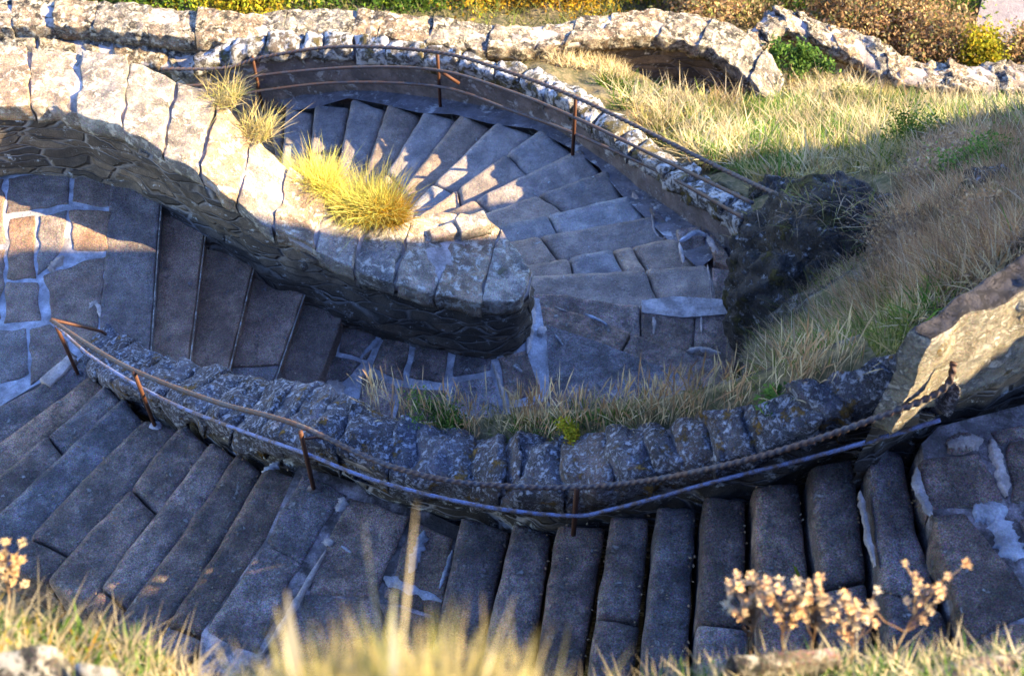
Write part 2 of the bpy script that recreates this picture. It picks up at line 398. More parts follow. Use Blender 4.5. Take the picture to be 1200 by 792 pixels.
# --- dark landing
root_d = thing('stone_landing', W(500, 430, zD), 'dark low landing of mortared slabs at the foot of the pale wall', 'landing')
prism('joint_fill', [*WL([(600,420),(640,380),(700,400),(800,440),(880,470),(880,600),(600,600)], zD-.03)], -8, 'step', root_d)
prism('mortar_bed', [*WL([(360,340),(420,350),(560,372),(640,385),(648,520)], zD-.02), W(640,640,zD-.02), W(400,640,zD-.02), W(330,500,zD-.02)], -8, 'mortar', root_d)
for q in ([(404,372),(446,390),(430,420),(396,413)], [(450,392),(481,398),(473,446),(434,430)], [(487,402),(527,408),(521,448),(478,442)], [(533,412),(576,418),(576,433),(530,441)],
          [(530,448),(578,439),(594,505),(530,505)], [(582,418),(618,408),(636,462),(596,470)], [(424,437),(462,449),(458,500),(418,480)], [(468,452),(522,456),(524,520),(462,505)],
          [(372,410),(424,424),(398,450),(366,455)], [(366,462),(396,455),(414,480),(396,520)], [(450,340),(560,356),(560,402),(452,388)], [(565,358),(616,360),(616,402),(566,408)],
          [(600,476),(640,468),(665,520),(610,540)], [(640,464),(700,452),(760,500),(668,520)]):
    a, b, c, d = WL(q, zD+random.uniform(-.004, .006)); stone('paving_stone', [a, b], [d, c], .3, 'step', root_d, Rr=.018, gap=.006, jit=.018)

# --- middle flight going up to the left landing
root_m = thing('stone_staircase', W(290, 370, zD), 'short flight of broad brown steps between the two curved walls', 'staircase')
ME = [((400,372),(397,387),(370,454)), ((357,340),(350,360),(320,447)), ((303,290),(293,324),(263,450)), ((246,235),(240,264),(220,429)), ((190,215),(185,264),(175,407))]
me_ = []
for k, q in enumerate(ME):
    P = WL(q, zD+(k+1)*r2); d = P[-1]-P[1]; P[0] = P[0]-d*.25; P[-1] = P[-1]+d*.55; me_.append(P)
lastE = WL([(131,190),(131,212),(118,388)], zL); d = lastE[-1]-lastE[1]; lastE[0] -= d*.2; lastE[-1] += d*.12
flight(root_m, me_, lastE, 'step_brown', splits={1: [.62], 4: []}, Rr=.018, overlap=.02, depth=.6)
for k in range(1, 5):      # thin worn lime edge left along each nosing
    P = me_[k]; tube('mortar_seam', [p+Vector((.012, 0, -.012)) for p in sub(P, .12, .97, 24)], .007, 'coping_pale', root_m, seg=6)

# --- left landing
root_l = thing('stone_landing', W(50, 320, zL), 'left landing of large irregular slabs with white mortar joints', 'landing')
prism('mortar_bed', [*WL([(-120,140),(130,165),(131,212),(118,388),(95,425),(40,452),(0,476),(-120,540)], zL-.012)], -5.2, 'mortar', root_l)
for q in ([(9,208),(79,203),(77,238),(11,248)], [(88,200),(130,211),(128,241),(84,237)], [(11,257),(39,254),(41,325),(9,325)], [(46,252),(77,246),(70,298),(46,318)],
          [(84,246),(127,248),(125,293),(86,291)], [(54,322),(122,301),(113,382),(62,372)], [(8,331),(42,330),(47,372),(6,378)], [(-40,392),(28,386),(33,437),(-40,462)],
          [(37,384),(60,380),(88,418),(38,448)], [(68,378),(112,384),(116,392),(96,412)], [(-70,208),(2,210),(3,285),(-70,280)], [(-70,288),(3,292),(0,372),(-70,375)],
          [(-70,150),(0,160),(2,203),(-70,200)], [(8,160),(80,165),(84,195),(8,201)], [(92,165),(130,185),(129,204),(90,194)]):
    a, b, c, d = WL(q, zL+random.uniform(-.004, .006)); stone('paving_stone', [a, b], [d, c], .3, 'step_brown', root_l, Rr=.016, gap=-.010, jit=.035)

# --- near left flight
root_f = thing('stone_staircase', W(190, 600, zL), 'near left flight of long grey steps climbing from the slab landing', 'staircase')
FE = [[(92,424),(40,450),(0,474)], [(97,443),(50,476),(5,512)], [(115,455),(69,495),(16,539)], [(135,471),(85,517),(30,569)], [(160,497),(121,533),(55,604)], [(204,501),(150,570),(83,641)],
      [(238,523),(188,590),(119,681)], [(269,537),(213,622),(145,710)], [(303,554),(250,645),(190,735)], [(355,559),(311,633),(240,737)]]
fe = []
for k, q in enumerate(FE):
    P = WL(q, zL+(k+1)*r3); d = P[-1]-P[0]
    L0 = d.length; want = 1.32; P[-1] = P[-1]+d.normalized()*max(0, want-L0); P[0] = P[0]-d.normalized()*.08
    fe.append(P)
flight(root_f, fe[:-1], fe[-1], 'step', splits={2: [.42], 4: [.82], 5: [.43], 6: [.88], 8: [.86]}, Rr=.05, overlap=-.024, depth=.5)
a, b, c, d = WL([(78,424),(96,402),(104,412),(62,452)], zL+.10)
a, b, c, d = WL([(44,443),(80,414),(90,420),(58,453)], zL+r3+.03); stone('pale_end_slab', [a, b], [d, c], .07, 'mortar', root_f, Rr=.012)

# --- near middle landing + right flight
root_g = thing('stone_landing', W(430, 640, zM), 'cracked grey slab landing halfway along the near flight', 'landing')
prism('mortar_bed', [*WL([(350,545),(400,560),(480,590),(545,620),(520,720),(505,800),(230,800),(236,742),(311,633)], zM-.012)], -3.6, 'mortar_worn', root_g)
for q in ([(356,558),(402,580),(353,655),(313,634)], [(309,640),(350,662),(300,765),(242,738)], [(409,585),(476,606),(440,696),(364,692)], [(486,612),(530,630),(514,722),(452,698)],
          [(360,700),(438,704),(470,800),(312,800)], [(448,706),(512,730),(500,800),(476,800)]):
    a, b, c, d = WL(q, zM+random.uniform(-.003, .005)); stone('paving_stone', [a, b], [d, c], .3, 'step', root_g, Rr=.02, gap=-.012, jit=.025)
root_r = thing('stone_staircase', W(800, 690, zM), 'near right flight of blue-grey steps under the long wall with a single railing', 'staircase')
TE = [[(536,622),(515,720)], [(597,628),(573,735)], [(649,634),(632,750)], [(713,622),(693,760)], [(768,612),(750,778)], [(825,600),(819,740)], [(884,590),(887,690)], [(951,567),(963,690)], [(1017,538),(1036,700)], [(1076,530),(1093,605),(1136,745)]]
te = []
for k, q in enumerate(TE):
    P = WL(q, zM+(k+1)*r3); d = (P[-1]-P[0]).normalized(); P[-1] = P[0]+d*1.25; P[0] = P[0]-d*.12; te.append([P[0], P[0].lerp(P[-1], .5)+Vector((random.uniform(-.01, .01), 0, 0)), P[-1]])
P = WL([(1076,530),(1090,600),(1136,745)], zR); te[-1] = [P[0]-(P[1]-P[0])*.3, P[1], P[2]+(P[2]-P[1])*.5]
flight(root_r, te[:-1], te[-1], 'step', splits={2: [.8], 3: [.47], 5: [.55], 7: [.52], 8: [.62]}, Rr=.042, overlap=-.022, depth=.5)

root_q = thing('stone_landing', W(1150, 620, zR), 'top right landing of big slabs with a pale mortar patch', 'landing')
prism('mortar_bed', [*WL([(1080,520),(1100,500),(1330,440),(1330,820),(1160,820),(1136,745),(1093,605)], zR-.012)], -3, 'mortar_worn', root_q)
for q in ([(1083,540),(1148,531),(1174,586),(1092,594)], [(1094,602),(1134,600),(1212,716),(1138,750)], [(1184,520),(1250,500),(1262,588),(1188,586)], [(1200,612),(1290,596),(1290,720),(1230,704)],
          [(1142,755),(1212,725),(1290,760),(1180,815)], [(1110,514),(1150,508),(1152,524),(1108,530)], [(1162,506),(1250,486),(1252,494),(1168,516)]):
    a, b, c, d = WL(q, zR+random.uniform(-.003, .005)); stone('paving_stone', [a, b], [d, c], .3, 'step', root_q, Rr=.02, gap=-.012, jit=.035)

# smeared lime mortar, laid by hand over joints
def streak(pts, z, wd, root, h=.010):
    P = smooth_poly(WL(pts, z), 24); V = []; F = []; n = len(P); sd_ = random.random()*40
    for i, p in enumerate(P):
        t = (P[min(i+1, n-1)]-P[max(i-1, 0)]).normalized(); x = Vector((t.y, -t.x, 0))
        e = min(1, 4*min(i, n-1-i)/n+.25)
        for k, f in enumerate((-1, -.6, 0, .6, 1)):
            ww = wd*e*(.9+.6*noise.noise(Vector((i*.35, sd_+(f > 0)*5, 0)))+.45*noise.noise(Vector((i*1.3, sd_+(f > 0)*5, 2))))
            V.append(p+x*f*ww+Vector((0, 0, (h if abs(f) < .7 else -.012)+.004*noise.noise(p*30+Vector((k, 0, 0))))))
    for i in range(n-1):
        for k in range(4): F.append((i*5+k, (i+1)*5+k, (i+1)*5+k+1, i*5+k+1))
    return mesh('mortar_smear', V, F, 'mortar', root)
for pts, wd in (([(403,583),(396,600)], .045), ([(388,632),(384,640)], .05), ([(382,645),(355,690),(335,725),(308,765)], .025), ([(497,622),(490,645),(480,672)], .045), ([(450,676),(480,690),(518,705)], .045), ([(530,645),(522,670),(515,690)], .02), ([(400,640),(412,648)], .012)):
    streak(pts, zM, wd, root_g)
for pts, z, wd in (([(328,541),(318,548),(308,560)], zL+9*r3-.03, .035), ([(66,683),(85,694),(100,702)], zL+5*r3-.02, .025), ([(172,683),(192,692),(212,704)], zL+8*r3-.03, .03), ([(212,704),(208,722),(196,742)], zL+8*r3-.03, .03),
                   ([(208,716),(224,724),(238,733)], zL+9*r3-.03, .022), ([(176,503),(166,517)], zL+5*r3-.01, .03)):
    streak(pts, z, wd, root_f)
for pts, z, wd in (([(796,285),(800,300),(801,308)], z15-r1-.01, .02), ([(796,283),(815,272),(828,276)], z15-r1-.01, .03), ([(828,274),(838,290),(845,305)], z15-r1-.01, .035), ([(829,310),(832,330),(834,350)], z15-r1-.004, .014),
                   ([(856,312),(866,335),(862,352)], z15-.005, .02), ([(757,361),(766,374),(766,392)], z15-.005, .025), ([(822,370),(822,390)], z15-.004, .014), ([(764,252),(768,272),(778,280),(782,262)], zU+12*r1, .02), ([(742,225),(750,240),(760,246)], zU+11*r1-.03, .05)):
    streak(pts, z, wd, root_u)
for pts, z, wd in (([(626,350),(622,380),(618,415)], z17+.006, .035), ([(630,386),(640,389)], z17+.01, .06), ([(686,368),(700,374),(712,381)], z16+.004, .018), ([(650,360),(665,366)], z16+.004, .012), ([(682,476),(692,462),(704,450)], z16-.0+.004, .02),
                   ([(650,392),(660,405)], z17+.004, .012), ([(760,470),(770,452)], z16+.004, .02), ([(805,412),(820,408),(845,414)], z16+.004, .03)):
    streak(pts, z, wd, root_w)
for pts, wd in (([(422,420),(440,400),(450,390)], .03), ([(385,446),(392,456),(400,462)], .09), ([(560,412),(590,418)], .02), ([(604,430),(612,436)], .02), ([(577,425),(586,450),(596,490)], .016)):
    streak(pts, zD, wd, root_d)
streak([(1008,576),(1014,610),(1026,664)], zM+9*r3-.02, .022, root_r)
streak([(1074,548),(1080,578),(1092,604)], zR+.002, .028, root_r)
for pts, wd in (([(1140,596),(1158,600),(1180,596)], .07), ([(1166,602),(1180,630),(1196,655)], .075), ([(1162,515),(1172,545),(1180,582)], .035), ([(1110,522),(1130,518),(1152,516)], .05)):
    streak(pts, zR, wd, root_q)
for pts, wd in (([(74,300),(62,312),(56,316)], .05), ([(104,361),(112,354),(118,372)], .03)):
    streak(pts, zL, wd, root_l)

# ------------------------------------------------------------------ walls with coping
def coping_wall(root, near, far, n, matc, matb, zb, th=.16, splits=None, Rr=.04, amp=.018, jit=.02, body=True, over=0, gap=.008, dome=.01, body_amp=.03, mortar=True, joint_up=0):
    cuts = splits or [0]+[(k+random.uniform(-.3, .3))/n for k in range(1, n)]+[1]
    for a, b in zip(cuts, cuts[1:]):
        dz = Vector((0, 0, random.uniform(-.012, .018)))
        stone('coping_stone', [p+dz for p in sub(near, a, b)], [p+dz for p in sub(far, a, b)], th, matc, root, Rr=Rr, amp=amp, jit=jit, res=.045, gap=gap, dome=dome)
    if mortar:   # bedding mortar filling the joints
        N = 30; V = []; F = []
        for k in range(N+1):
            a = lerp_poly(near, k/N); b = lerp_poly(far, k/N)
            V += [a.lerp(b, .05)+Vector((0, 0, -.035+joint_up)), a.lerp(b, .5)+Vector((0, 0, -.018+dome+joint_up)), a.lerp(b, .95)+Vector((0, 0, -.035+joint_up)), a.lerp(b, .95)+Vector((0, 0, -.13)), a.lerp(b, .05)+Vector((0, 0, -.13))]
        for k in range(N):
            for j in range(5): F.append((k*5+j, k*5+(j+1) % 5, (k+1)*5+(j+1) % 5, (k+1)*5+j))
        F += [(0, 1, 2, 3, 4), tuple(N*5+j for j in (4, 3, 2, 1, 0))]
        mesh('joint_mortar', V, F, 'mortar', root)
    if body: wall_body('wall_body', near, far, zb, matb, root, top_drop=th-.03, amp=body_amp)

# wall 1: the big pale wall between far flight and middle flight
root = thing('stone_wall', W(300, 320, zD), 'big curved wall with pale sunlit coping sweeping down to a rounded end', 'stone wall')
z1 = lambda x: float(np.interp(x, [-80, 130, 240, 400, 620], [zL+.88, zL+.88, zL+.72, zD+.95, zD+.72]))
nr = [(-80,126),(0,128),(60,127),(110,140),(150,156),(200,186),(260,226),(310,262),(360,290),(400,313),(450,331),(520,350),(570,359),(604,355),(620,340)]
fr = [(-80,40),(0,52),(70,58),(135,66),(200,92),(250,112),(290,150),(330,186),(370,215),(410,240),(465,250),(530,246),(575,256),(606,292),(624,318)]
near1 = smooth_poly(WL([(x, y, z1(x)) for x, y in nr]), 80); far1 = smooth_poly(WL([(x, y, z1(x)+.01) for x, y in fr]), 80)
coping_wall(root, near1, far1, 0, 'coping_pale', 'rubble_dark', -6.7, th=.17,
            splits=[0, .075, .15, .225, .30, .375, .44, .51, .575, .645, .71, .775, .84, .91, 1], body_amp=.06, gap=.013, Rr=.016, jit=.035, amp=.026, joint_up=.006)
for q, dz in (([(500,268),(533,258),(540,272),(505,280)], .10), ([(531,256),(567,245),(576,262),(541,272)], .12)):
    a, b, c, d = WL(q, z1(540)+dz); stone('capping_stone', [a, b], [d, c], .12, 'coping_pale', root, Rr=.02)

# wall 2: lichened wall between the near flight and everything below
root = thing('stone_wall', W(640, 560, zM), 'long lichened grey wall bowing toward the viewer with orange moss spots', 'stone wall')
z2 = lambda x: float(np.interp(x, [75, 110, 140, 202, 267, 356, 450, 534, 648, 767, 884, 1017, 1085], [-2.98, -2.62, -2.28, -1.9, -1.5, -1.12, -1.07, -.97, -.67, -.28, .07, .40, .6]))
inner = [(FE[0][0], zL+r3)]
base2 = [W(88,423,zL+.1), fe[1][0], fe[3][0], fe[5][0], fe[7][0], fe[9][0]]+[W(450,590,zM)]+[te[0][0], te[2][0], te[4][0], te[6][0], te[8][0]]+[W(1092,512,zR)]
zz = [-2.98, -2.72, -2.3, -1.9, -1.5, -1.12, -1.07, -.97, -.67, -.28, .07, .42, .6]
near2 = smooth_poly([Vector((p.x, p.y, z)) for p, z in zip(base2, zz)], 90)
fr2 = [(126,384,-2.98),(165,402,-2.72),(215,425,-2.3),(290,438,-1.9),(350,447,-1.5),(420,470,-1.12),(480,492,-1.07),(560,506,-.97),(660,504,-.67),(780,492,-.28),(880,470,.07),(990,436,.42),(1068,405,.6)]
far2 = smooth_poly(WL(fr2), 90)
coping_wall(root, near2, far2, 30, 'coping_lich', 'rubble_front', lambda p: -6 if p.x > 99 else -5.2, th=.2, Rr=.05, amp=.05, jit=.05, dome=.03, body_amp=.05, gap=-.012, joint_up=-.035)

# wall 3: outer wall of the far flight
root = thing('stone_wall', W(500, 100, -6.3), 'outer wall of the far flight, grey face and mossy crusted top behind the triple railing', 'stone wall')
n3 = [(225,80,-5.95),(300,62,-5.75),(372,57,-5.65),(440,60,-5.5),(512,70,-5.3),(570,84,-5.15),(625,103,-5.0),(668,127,-4.85),(705,152,-4.7),(742,180,-4.55),(780,206,-4.35),(830,238,-4.15),(868,262,-3.95)]
f3 = [(225,62,-5.95),(300,38,-5.75),(372,36,-5.65),(440,42,-5.5),(520,54,-5.3),(590,70,-5.15),(650,88,-5.0),(697,112,-4.85),(738,140,-4.7),(772,166,-4.55),(812,192,-4.35),(858,222,-4.15),(890,244,-3.95)]
near3 = smooth_poly(WL(n3), 70); far3 = smooth_poly(WL(f3), 70)
coping_wall(root, near3, far3, 19, 'coping_moss', 'render', -8, th=.14, Rr=.05, amp=.045, jit=.04, dome=.02, body_amp=.02, gap=.002, mortar=False)

# wall 4: far parapet
root = thing('stone_wall', W(400, 40, -7), 'far sunlit parapet running along the top and dipping to a point at right', 'stone wall')
n4 = [(-90,28,-5.8),(60,30,-5.8),(180,42,-5.8),(290,50,-5.8),(380,38,-5.85),(500,50,-5.9),(590,58,-6.0),(660,52,-6.05),(720,42,-6.05),(775,42,-6.1),(820,54,-6.2),(862,78,-6.35),(905,122,-6.6)]
f4 = [(-90,-8,-5.8),(60,-3,-5.8),(180,6,-5.8),(290,17,-5.8),(380,10,-5.85),(500,20,-5.9),(590,30,-6.0),(650,26,-6.05),(710,16,-6.05),(780,12,-6.1),(840,24,-6.2),(885,48,-6.35),(921,92,-6.6)]
near4 = smooth_poly(WL(n4), 70); far4 = smooth_poly(WL(f4), 70)
coping_wall(root, near4, far4, 19, 'coping_far', 'rubble_dark', -9, th=.2, Rr=.018, amp=.04, jit=.035, gap=-.004)
# low rough wall between wall 4 and wall 1 at left
root = thing('stone_wall', W(130, 60, -7), 'low broken sunlit masonry strip at far left behind the big pale wall', 'stone wall')
near = smooth_poly(WL([(-90,66,-6.1),(60,66,-6.1),(150,72,-6.1),(232,84,-6.15)]), 20); far = smooth_poly(WL([(-90,32,-6.0),(60,36,-6.0),(150,44,-6.0),(232,56,-6.05)]), 20)
coping_wall(root, near, far, 7, 'coping_far', 'rubble_pale', -8, th=.15, Rr=.04, amp=.06, jit=.05)

# wall 5: far right parapet
root = thing('stone_wall', W(1050, 100, -7.6), 'far right rubble parapet with a corner, bushes behind and dry grass in front', 'stone wall')
n5 = [(880,66,-6.9),(905,42,-6.9),(930,34,-6.9),(990,62,-7.0),(1060,95,-7.1),(1110,104,-7.1),(1160,106,-7.1),(1290,104,-7.1)]
f5 = [(866,50,-6.9),(890,24,-6.9),(916,8,-6.9),(1000,38,-7.0),(1070,68,-7.1),(1116,74,-7.1),(1160,74,-7.1),(1290,70,-7.1)]
near5 = smooth_poly(WL(n5), 50); far5 = smooth_poly(WL(f5), 50)
coping_wall(root, near5, far5, 13, 'coping_far', 'rubble_pale', -9.5, th=.15, Rr=.03, amp=.07, jit=.06, gap=-.02)
# sunny slab below the dipping parapet
root = thing('stone_ledge', W(790, 105, -7), 'plain sunlit stone ledge below the dipping far parapet', 'ledge')
for q in ([(700,92),(770,86),(792,104),(716,112)], [(774,86),(790,92),(868,112),(858,118),(796,106)][:4]):
    a, b, c, d = WL(q, -6.95); stone('ledge_stone', [a, b], [d, c], .5, 'coping_far', root, Rr=.04)

# right block (lit pier end) on its recessed footing
root = thing('stone_pier', W(1150, 500, zR), 'ochre sunlit block of rough masonry at right where the railing ends', 'pier')
A = WL([(1096,394,1.22),(1130,372,1.22),(1180,352,1.22),(1320,300,1.25)]); B = WL([(1066,384,1.2),(1095,362,1.22),(1150,325,1.22),(1290,240,1.25)])
A = [Vector((p.x, p.y, p.z)) for p in A]
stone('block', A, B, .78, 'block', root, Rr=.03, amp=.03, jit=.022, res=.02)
A2 = [p+Vector((0, .10, -.7)) for p in A]; B2 = [p+Vector((0, 0, -.7)) for p in B]
stone('footing', A2, B2, 1.2, 'rubble_dark', root, Rr=.03, amp=.02, jit=.03)

# ------------------------------------------------------------------ railings
def post(root, foot, top, r=.014):
    P = [foot, foot.lerp(top, .5), top]; return tube('post', P, r, 'rust', root, seg=8)
def rail_pts(pts, n=120): return smooth_poly(WL(pts), n)
rt = thing('iron_railing', W(92, 440, zL), 'rusty railing with twisted handrail along the near lichened wall', 'railing')
hr = rail_pts([(60,375,-2.21),(105,405,-1.95),(157,434,-1.63),(250,470,-1.25),(346,497,-.86),(440,540,-.72),(520,562,-.62),(600,570,-.53),(676,571,-.45),(760,563,-.25),(850,545,.05),(940,520,.3),(1040,485,.58),(1090,465,.7),(1112,448,.78),(1118,425,.88)], 700)
tube('twisted_handrail', hr, .0150, 'rail', rt, seg=12, twist=11)
lr = rail_pts([(62,378,-2.24),(110,420,-2.12),(190,467,-1.8),(270,500,-1.45),(357,531,-1.1),(440,563,-.95),(560,592,-.82),(665,604,-.73),(720,596,-.6),(850,561,-.25),(950,536,.0),(1040,511,.25),(1102,492,.38)], 160)
tube('lower_rail', lr, .0125, 'bar', rt, seg=8)
for f, t, z in (((92,440),(60,375),-2.95), ((182,500),(157,436),-2.3), ((368,574),(350,506),zM)):
    a = W(*f, z); b = Vector((a.x, a.y, z))
    # find the height at which the vertical post reaches the pixel row of its top
    ang = PITCH-math.atan((396-t[1])/FPX); zt = ZC-a.y*math.tan(ang)
    post(rt, a-Vector((0, 0, .05)), Vector((a.x, a.y, zt)), .015)
    mb_ = tube('mortar_foot', [a-Vector((0, 0, .03)), a+Vector((0, -.01, .006)), a+Vector((0, -.02, .014))], [.06, .045, .018], 'mortar_worn', rt, seg=10)
a = W(676, 573, -.45); post(rt, Vector((a.x, a.y, -.98)), a+Vector((0, 0, .01)), .015)
tube('brace', [W(60,374,-2.2), W(118,388,-2.6), W(124,392,-2.95)], .012, 'rust', rt, seg=8)
tube('brace', [W(352,515,-.93), W(372,512,-.98), W(400,518,-1.1)], .009, 'rust', rt, seg=6)

rt = thing('iron_railing', W(308, 127, zU), 'rusty triple-rail railing curving round the outside of the far flight', 'railing')
tube('twisted_handrail', rail_pts([(190,81,-5.9),(262,80,-5.85),(310,67,-5.68),(400,55,-5.35),(515,62,-4.92),(600,86,-4.6),(676,115,-4.27),(760,155,-3.95),(850,200,-3.5),(940,242,-2.85)], 800), .02, 'rail', rt, seg=10, twist=7)
tube('middle_rail', rail_pts([(205,101,-6.1),(262,98,-6.05),(310,88,-5.95),(420,79,-5.55),(515,83,-5.2),(600,108,-4.9),(676,139,-4.6),(780,189,-4.15),(882,238,-3.3)]), .018, 'rail', rt)
tube('lower_rail', rail_pts([(275,113,-6.3),(310,106,-6.2),(400,97,-5.9),(515,102,-5.48),(600,130,-5.2),(676,158,-4.88),(780,205,-4.4),(872,256,-3.6)]), .018, 'rail', rt)
for f, t, z in (((308,128),(308,66),zU), ((516,124),(515,62),zU+5*r1), ((671,184),(676,112),zU+9*r1-.03)):
    a = W(*f, z); ang = PITCH-math.atan((396-t[1])/FPX); zt = ZC-a.y*math.tan(ang)
    post(rt, a-Vector((0, 0, .05)), Vector((a.x, a.y, zt)), .02)
tube('brace', [W(516,84,-5.2), W(538,98,-5.35)], .02, 'rust', rt, seg=8)

# ------------------------------------------------------------------ hillside
ctrl = [(0,-10,-7.0),(200,0,-7.0),(400,0,-7.0),(600,10,-7.2),(600,-60,-8.2),(800,0,-7.6),(850,20,-7.5),(960,0,-8),(1000,-40,-9),(1100,20,-8.3),(1200,60,-8.6),(1200,-60,-11),(0,-90,-8.8),(400,-90,-8.8),(800,-90,-10),(1200,-200,-13),(600,-250,-12),(0,-250,-12),
        (620,72,-6.25),(700,60,-6.5),(740,85,-6.75),(800,100,-7.1),(840,110,-6.9),(720,110,-5.9),(750,150,-5.3),(800,150,-5.6),(790,185,-4.9),(850,190,-4.7),(850,140,-6.0),(900,145,-6.0),(920,80,-7.5),(1000,88,-7.8),(1000,115,-7.0),(1080,122,-7.4),(1200,130,-7.2),(1100,118,-7.7),(1300,118,-7.7),
        (1000,165,-5.1),(930,195,-4.4),(880,215,-4.2),(1060,175,-4.3),(890,240,-3.9),(940,245,-3.45),
        (1090,175,-3.3),(1150,160,-3.2),(1230,140,-3.0),(1100,215,-2.6),(1200,200,-2.0),(1300,200,-1.6),
        (1000,215,-3.5),(1000,260,-2.9),(940,290,-3.15),(900,300,-3.55),(873,300,-3.95),(872,350,-3.95),(872,400,-3.95),(868,430,-3.8),(895,370,-3.3),(940,350,-2.8),(1000,320,-2.4),(1050,270,-2.25),
        (1050,330,-1.7),(1120,290,-1.3),(1200,250,-1.0),(1000,380,-1.6),(940,405,-2.0),(900,425,-2.4),(960,425,-1.2),(1040,385,-.7),(1060,372,-.2),(1100,345,.1),(1200,285,.5),(1300,230,.8),(905,450,-1.9),(1000,425,-.5),(950,448,-.55)]
cp = np.array([tuple(W(*c)) for c in ctrl]); cp = np.vstack([cp, [[10,3,-.5],[12,12,-7],[14,24,-11],[0,34,-15],[-12,28,-14],[-10,14,-8],[16,36,-15],[-16,36,-15],[9,8,-2.5],[5,4.5,.3],[5,6,.4],[6,3,-.2]]])
def rbf_fit(c):
    D = np.linalg.norm(c[:, None, :2]-c[None, :, :2], axis=2)+np.eye(len(c))*0
    n = len(c); Amat = np.zeros((n+3, n+3)); Amat[:n, :n] = D+np.eye(n)*-.02
    Amat[:n, n] = 1; Amat[:n, n+1:] = c[:, :2]; Amat[n, :n] = 1; Amat[n+1:, :n] = c[:, :2].T
    return np.linalg.solve(Amat, np.r_[c[:, 2], 0, 0, 0])
wt = rbf_fit(cp)
def hz(x, y):
    x = np.asarray(x, float); y = np.asarray(y, float)
    o = np.zeros(x.shape)
    for (a, b, _), k in zip(cp, wt[:-3]): o += k*np.hypot(x-a, y-b)
    return o+wt[-3]+wt[-2]*x+wt[-1]*y
# well of the stairs: the hill is cut away here
well = [W(-300,100,-6), W(225,62,-5.95)] + [p for p in far3[::6]] + WL([(873,262,-4.0),(870,320,-4.0),(870,420,-3.95)]) + [W(890,452,-1.6), W(1000,445,-.1), W(1075,410,.2), W(1110,380,.1), W(1330,280,.5), Vector((6, 4, 0)), Vector((6, -4, 0)), Vector((-14, -4, 0)), Vector((-14, 12, 0))]
wellp = [(p.x, p.y) for p in well]
def grid_mesh(name, xs, ys, zf, mat, kind='structure'):
    X, Y = np.meshgrid(xs, ys); Z = zf(X, Y)
    nx, ny = len(xs), len(ys)
    me = bpy.data.meshes.new(name)
    co = np.stack([X, Y, Z], -1).reshape(-1, 3)
    i = np.arange(nx-1)[None, :]+np.arange(ny-1)[:, None]*nx
    f = np.stack([i, i+1, i+nx+1, i+nx], -1).reshape(-1, 4)
    me.vertices.add(len(co)); me.vertices.foreach_set('co', co.ravel())
    me.loops.add(f.size); me.loops.foreach_set('vertex_index', f.ravel())
    me.polygons.add(len(f)); me.polygons.foreach_set('loop_start', np.arange(0, f.size, 4)); me.polygons.foreach_set('loop_total', np.full(len(f), 4))
    me.update(); me.validate(); me.polygons.foreach_set('use_smooth', [True]*len(f))
    me.materials.append(M[mat]); o = bpy.data.objects.new(name, me); COL.objects.link(o)
    return tag(o, kind=kind)
def fbm(X, Y, sc, oc=4, seed=0):
    out = np.zeros(X.size); xf = X.ravel(); yf = Y.ravel()
    for k in range(xf.size): out[k] = noise.fractal(Vector((xf[k]*sc+seed, yf[k]*sc, seed*.37)), 1.0, 2.0, oc)
    return out.reshape(X.shape)
def hill(X, Y):
    Z = hz(X, Y)
    n = fbm(X, Y, 1.6, 4, 3)
    gx = (hz(X+.1, Y)-hz(X-.1, Y))/.2; gy = (hz(X, Y+.1)-hz(X, Y-.1))/.2; sl = np.clip(np.hypot(gx, gy)-.6, 0, 1.2)
    Z = Z+n*(.11+.16*sl)+fbm(X, Y, 4.5, 3, 11)*.05
    Z[inpoly(X, Y, wellp)] = -8.2
    return Z
xs = np.concatenate([np.linspace(-16, -8, 14, endpoint=False), np.linspace(-8, 0, 70, endpoint=False), np.linspace(0, 7.5, 125, endpoint=False), np.linspace(7.5, 16, 20)])
ys = np.concatenate([np.linspace(3, 14, 185, endpoint=False), np.linspace(14, 20, 50, endpoint=False), np.linspace(20, 36, 24)])
grid_mesh('hillside', xs, ys, hill, 'ground')
# valley floor out to the horizon
M['valley'] = mat_stone('valley meadow', (.05, .06, .025), (.1, .09, .045), dark_amt=.2, grain=.3)
tag(mesh('ground', [(-450,-450,-15.5),(450,-450,-15.5),(450,450,-15.5),(-450,450,-15.5)], [(0,1,2,3)], 'valley'), kind='structure')
# bluish paved lane glimpsed at the top right corner
M['lane'] = mat_stone('grey lane paving', (.16, .17, .2), (.22, .23, .27), dark_amt=.1, grain=.2)
tag(prism('path', WL([(1138,48),(1168,-60),(1400,-60),(1400,56)], -7.95), -9.2, 'lane', None), kind='structure')

# ledge of earth behind the lichened wall
led_n = [p+Vector((0, -.06, -.07)) for p in sub(far2, .47, .98, 40)]
V = []; F = []
for k, p in enumerate(led_n):
    for j, (dy, dz) in enumerate(((0, 0), (.10, .02), (.22, -.02), (.34, -.14), (.42, -.5), (.46, -1.2), (.5, -3.4))):
        fd = min(1, k/14); q = p+Vector((-.12*dy, dy*fd, dz if dy > .4 else dz*fd-.03*(1-fd))); q += Vector((noise.noise(q*6), noise.noise(q*6+Vector((4, 4, 4))), noise.noise(q*5)))*.035*(j > 0)
        V.append(q)
for k in range(len(led_n)-1):
    for j in range(6): F.append((k*7+j, (k+1)*7+j, (k+1)*7+j+1, k*7+j+1))
tag(mesh('earth_ledge', V, F, 'ground'), kind='structure')

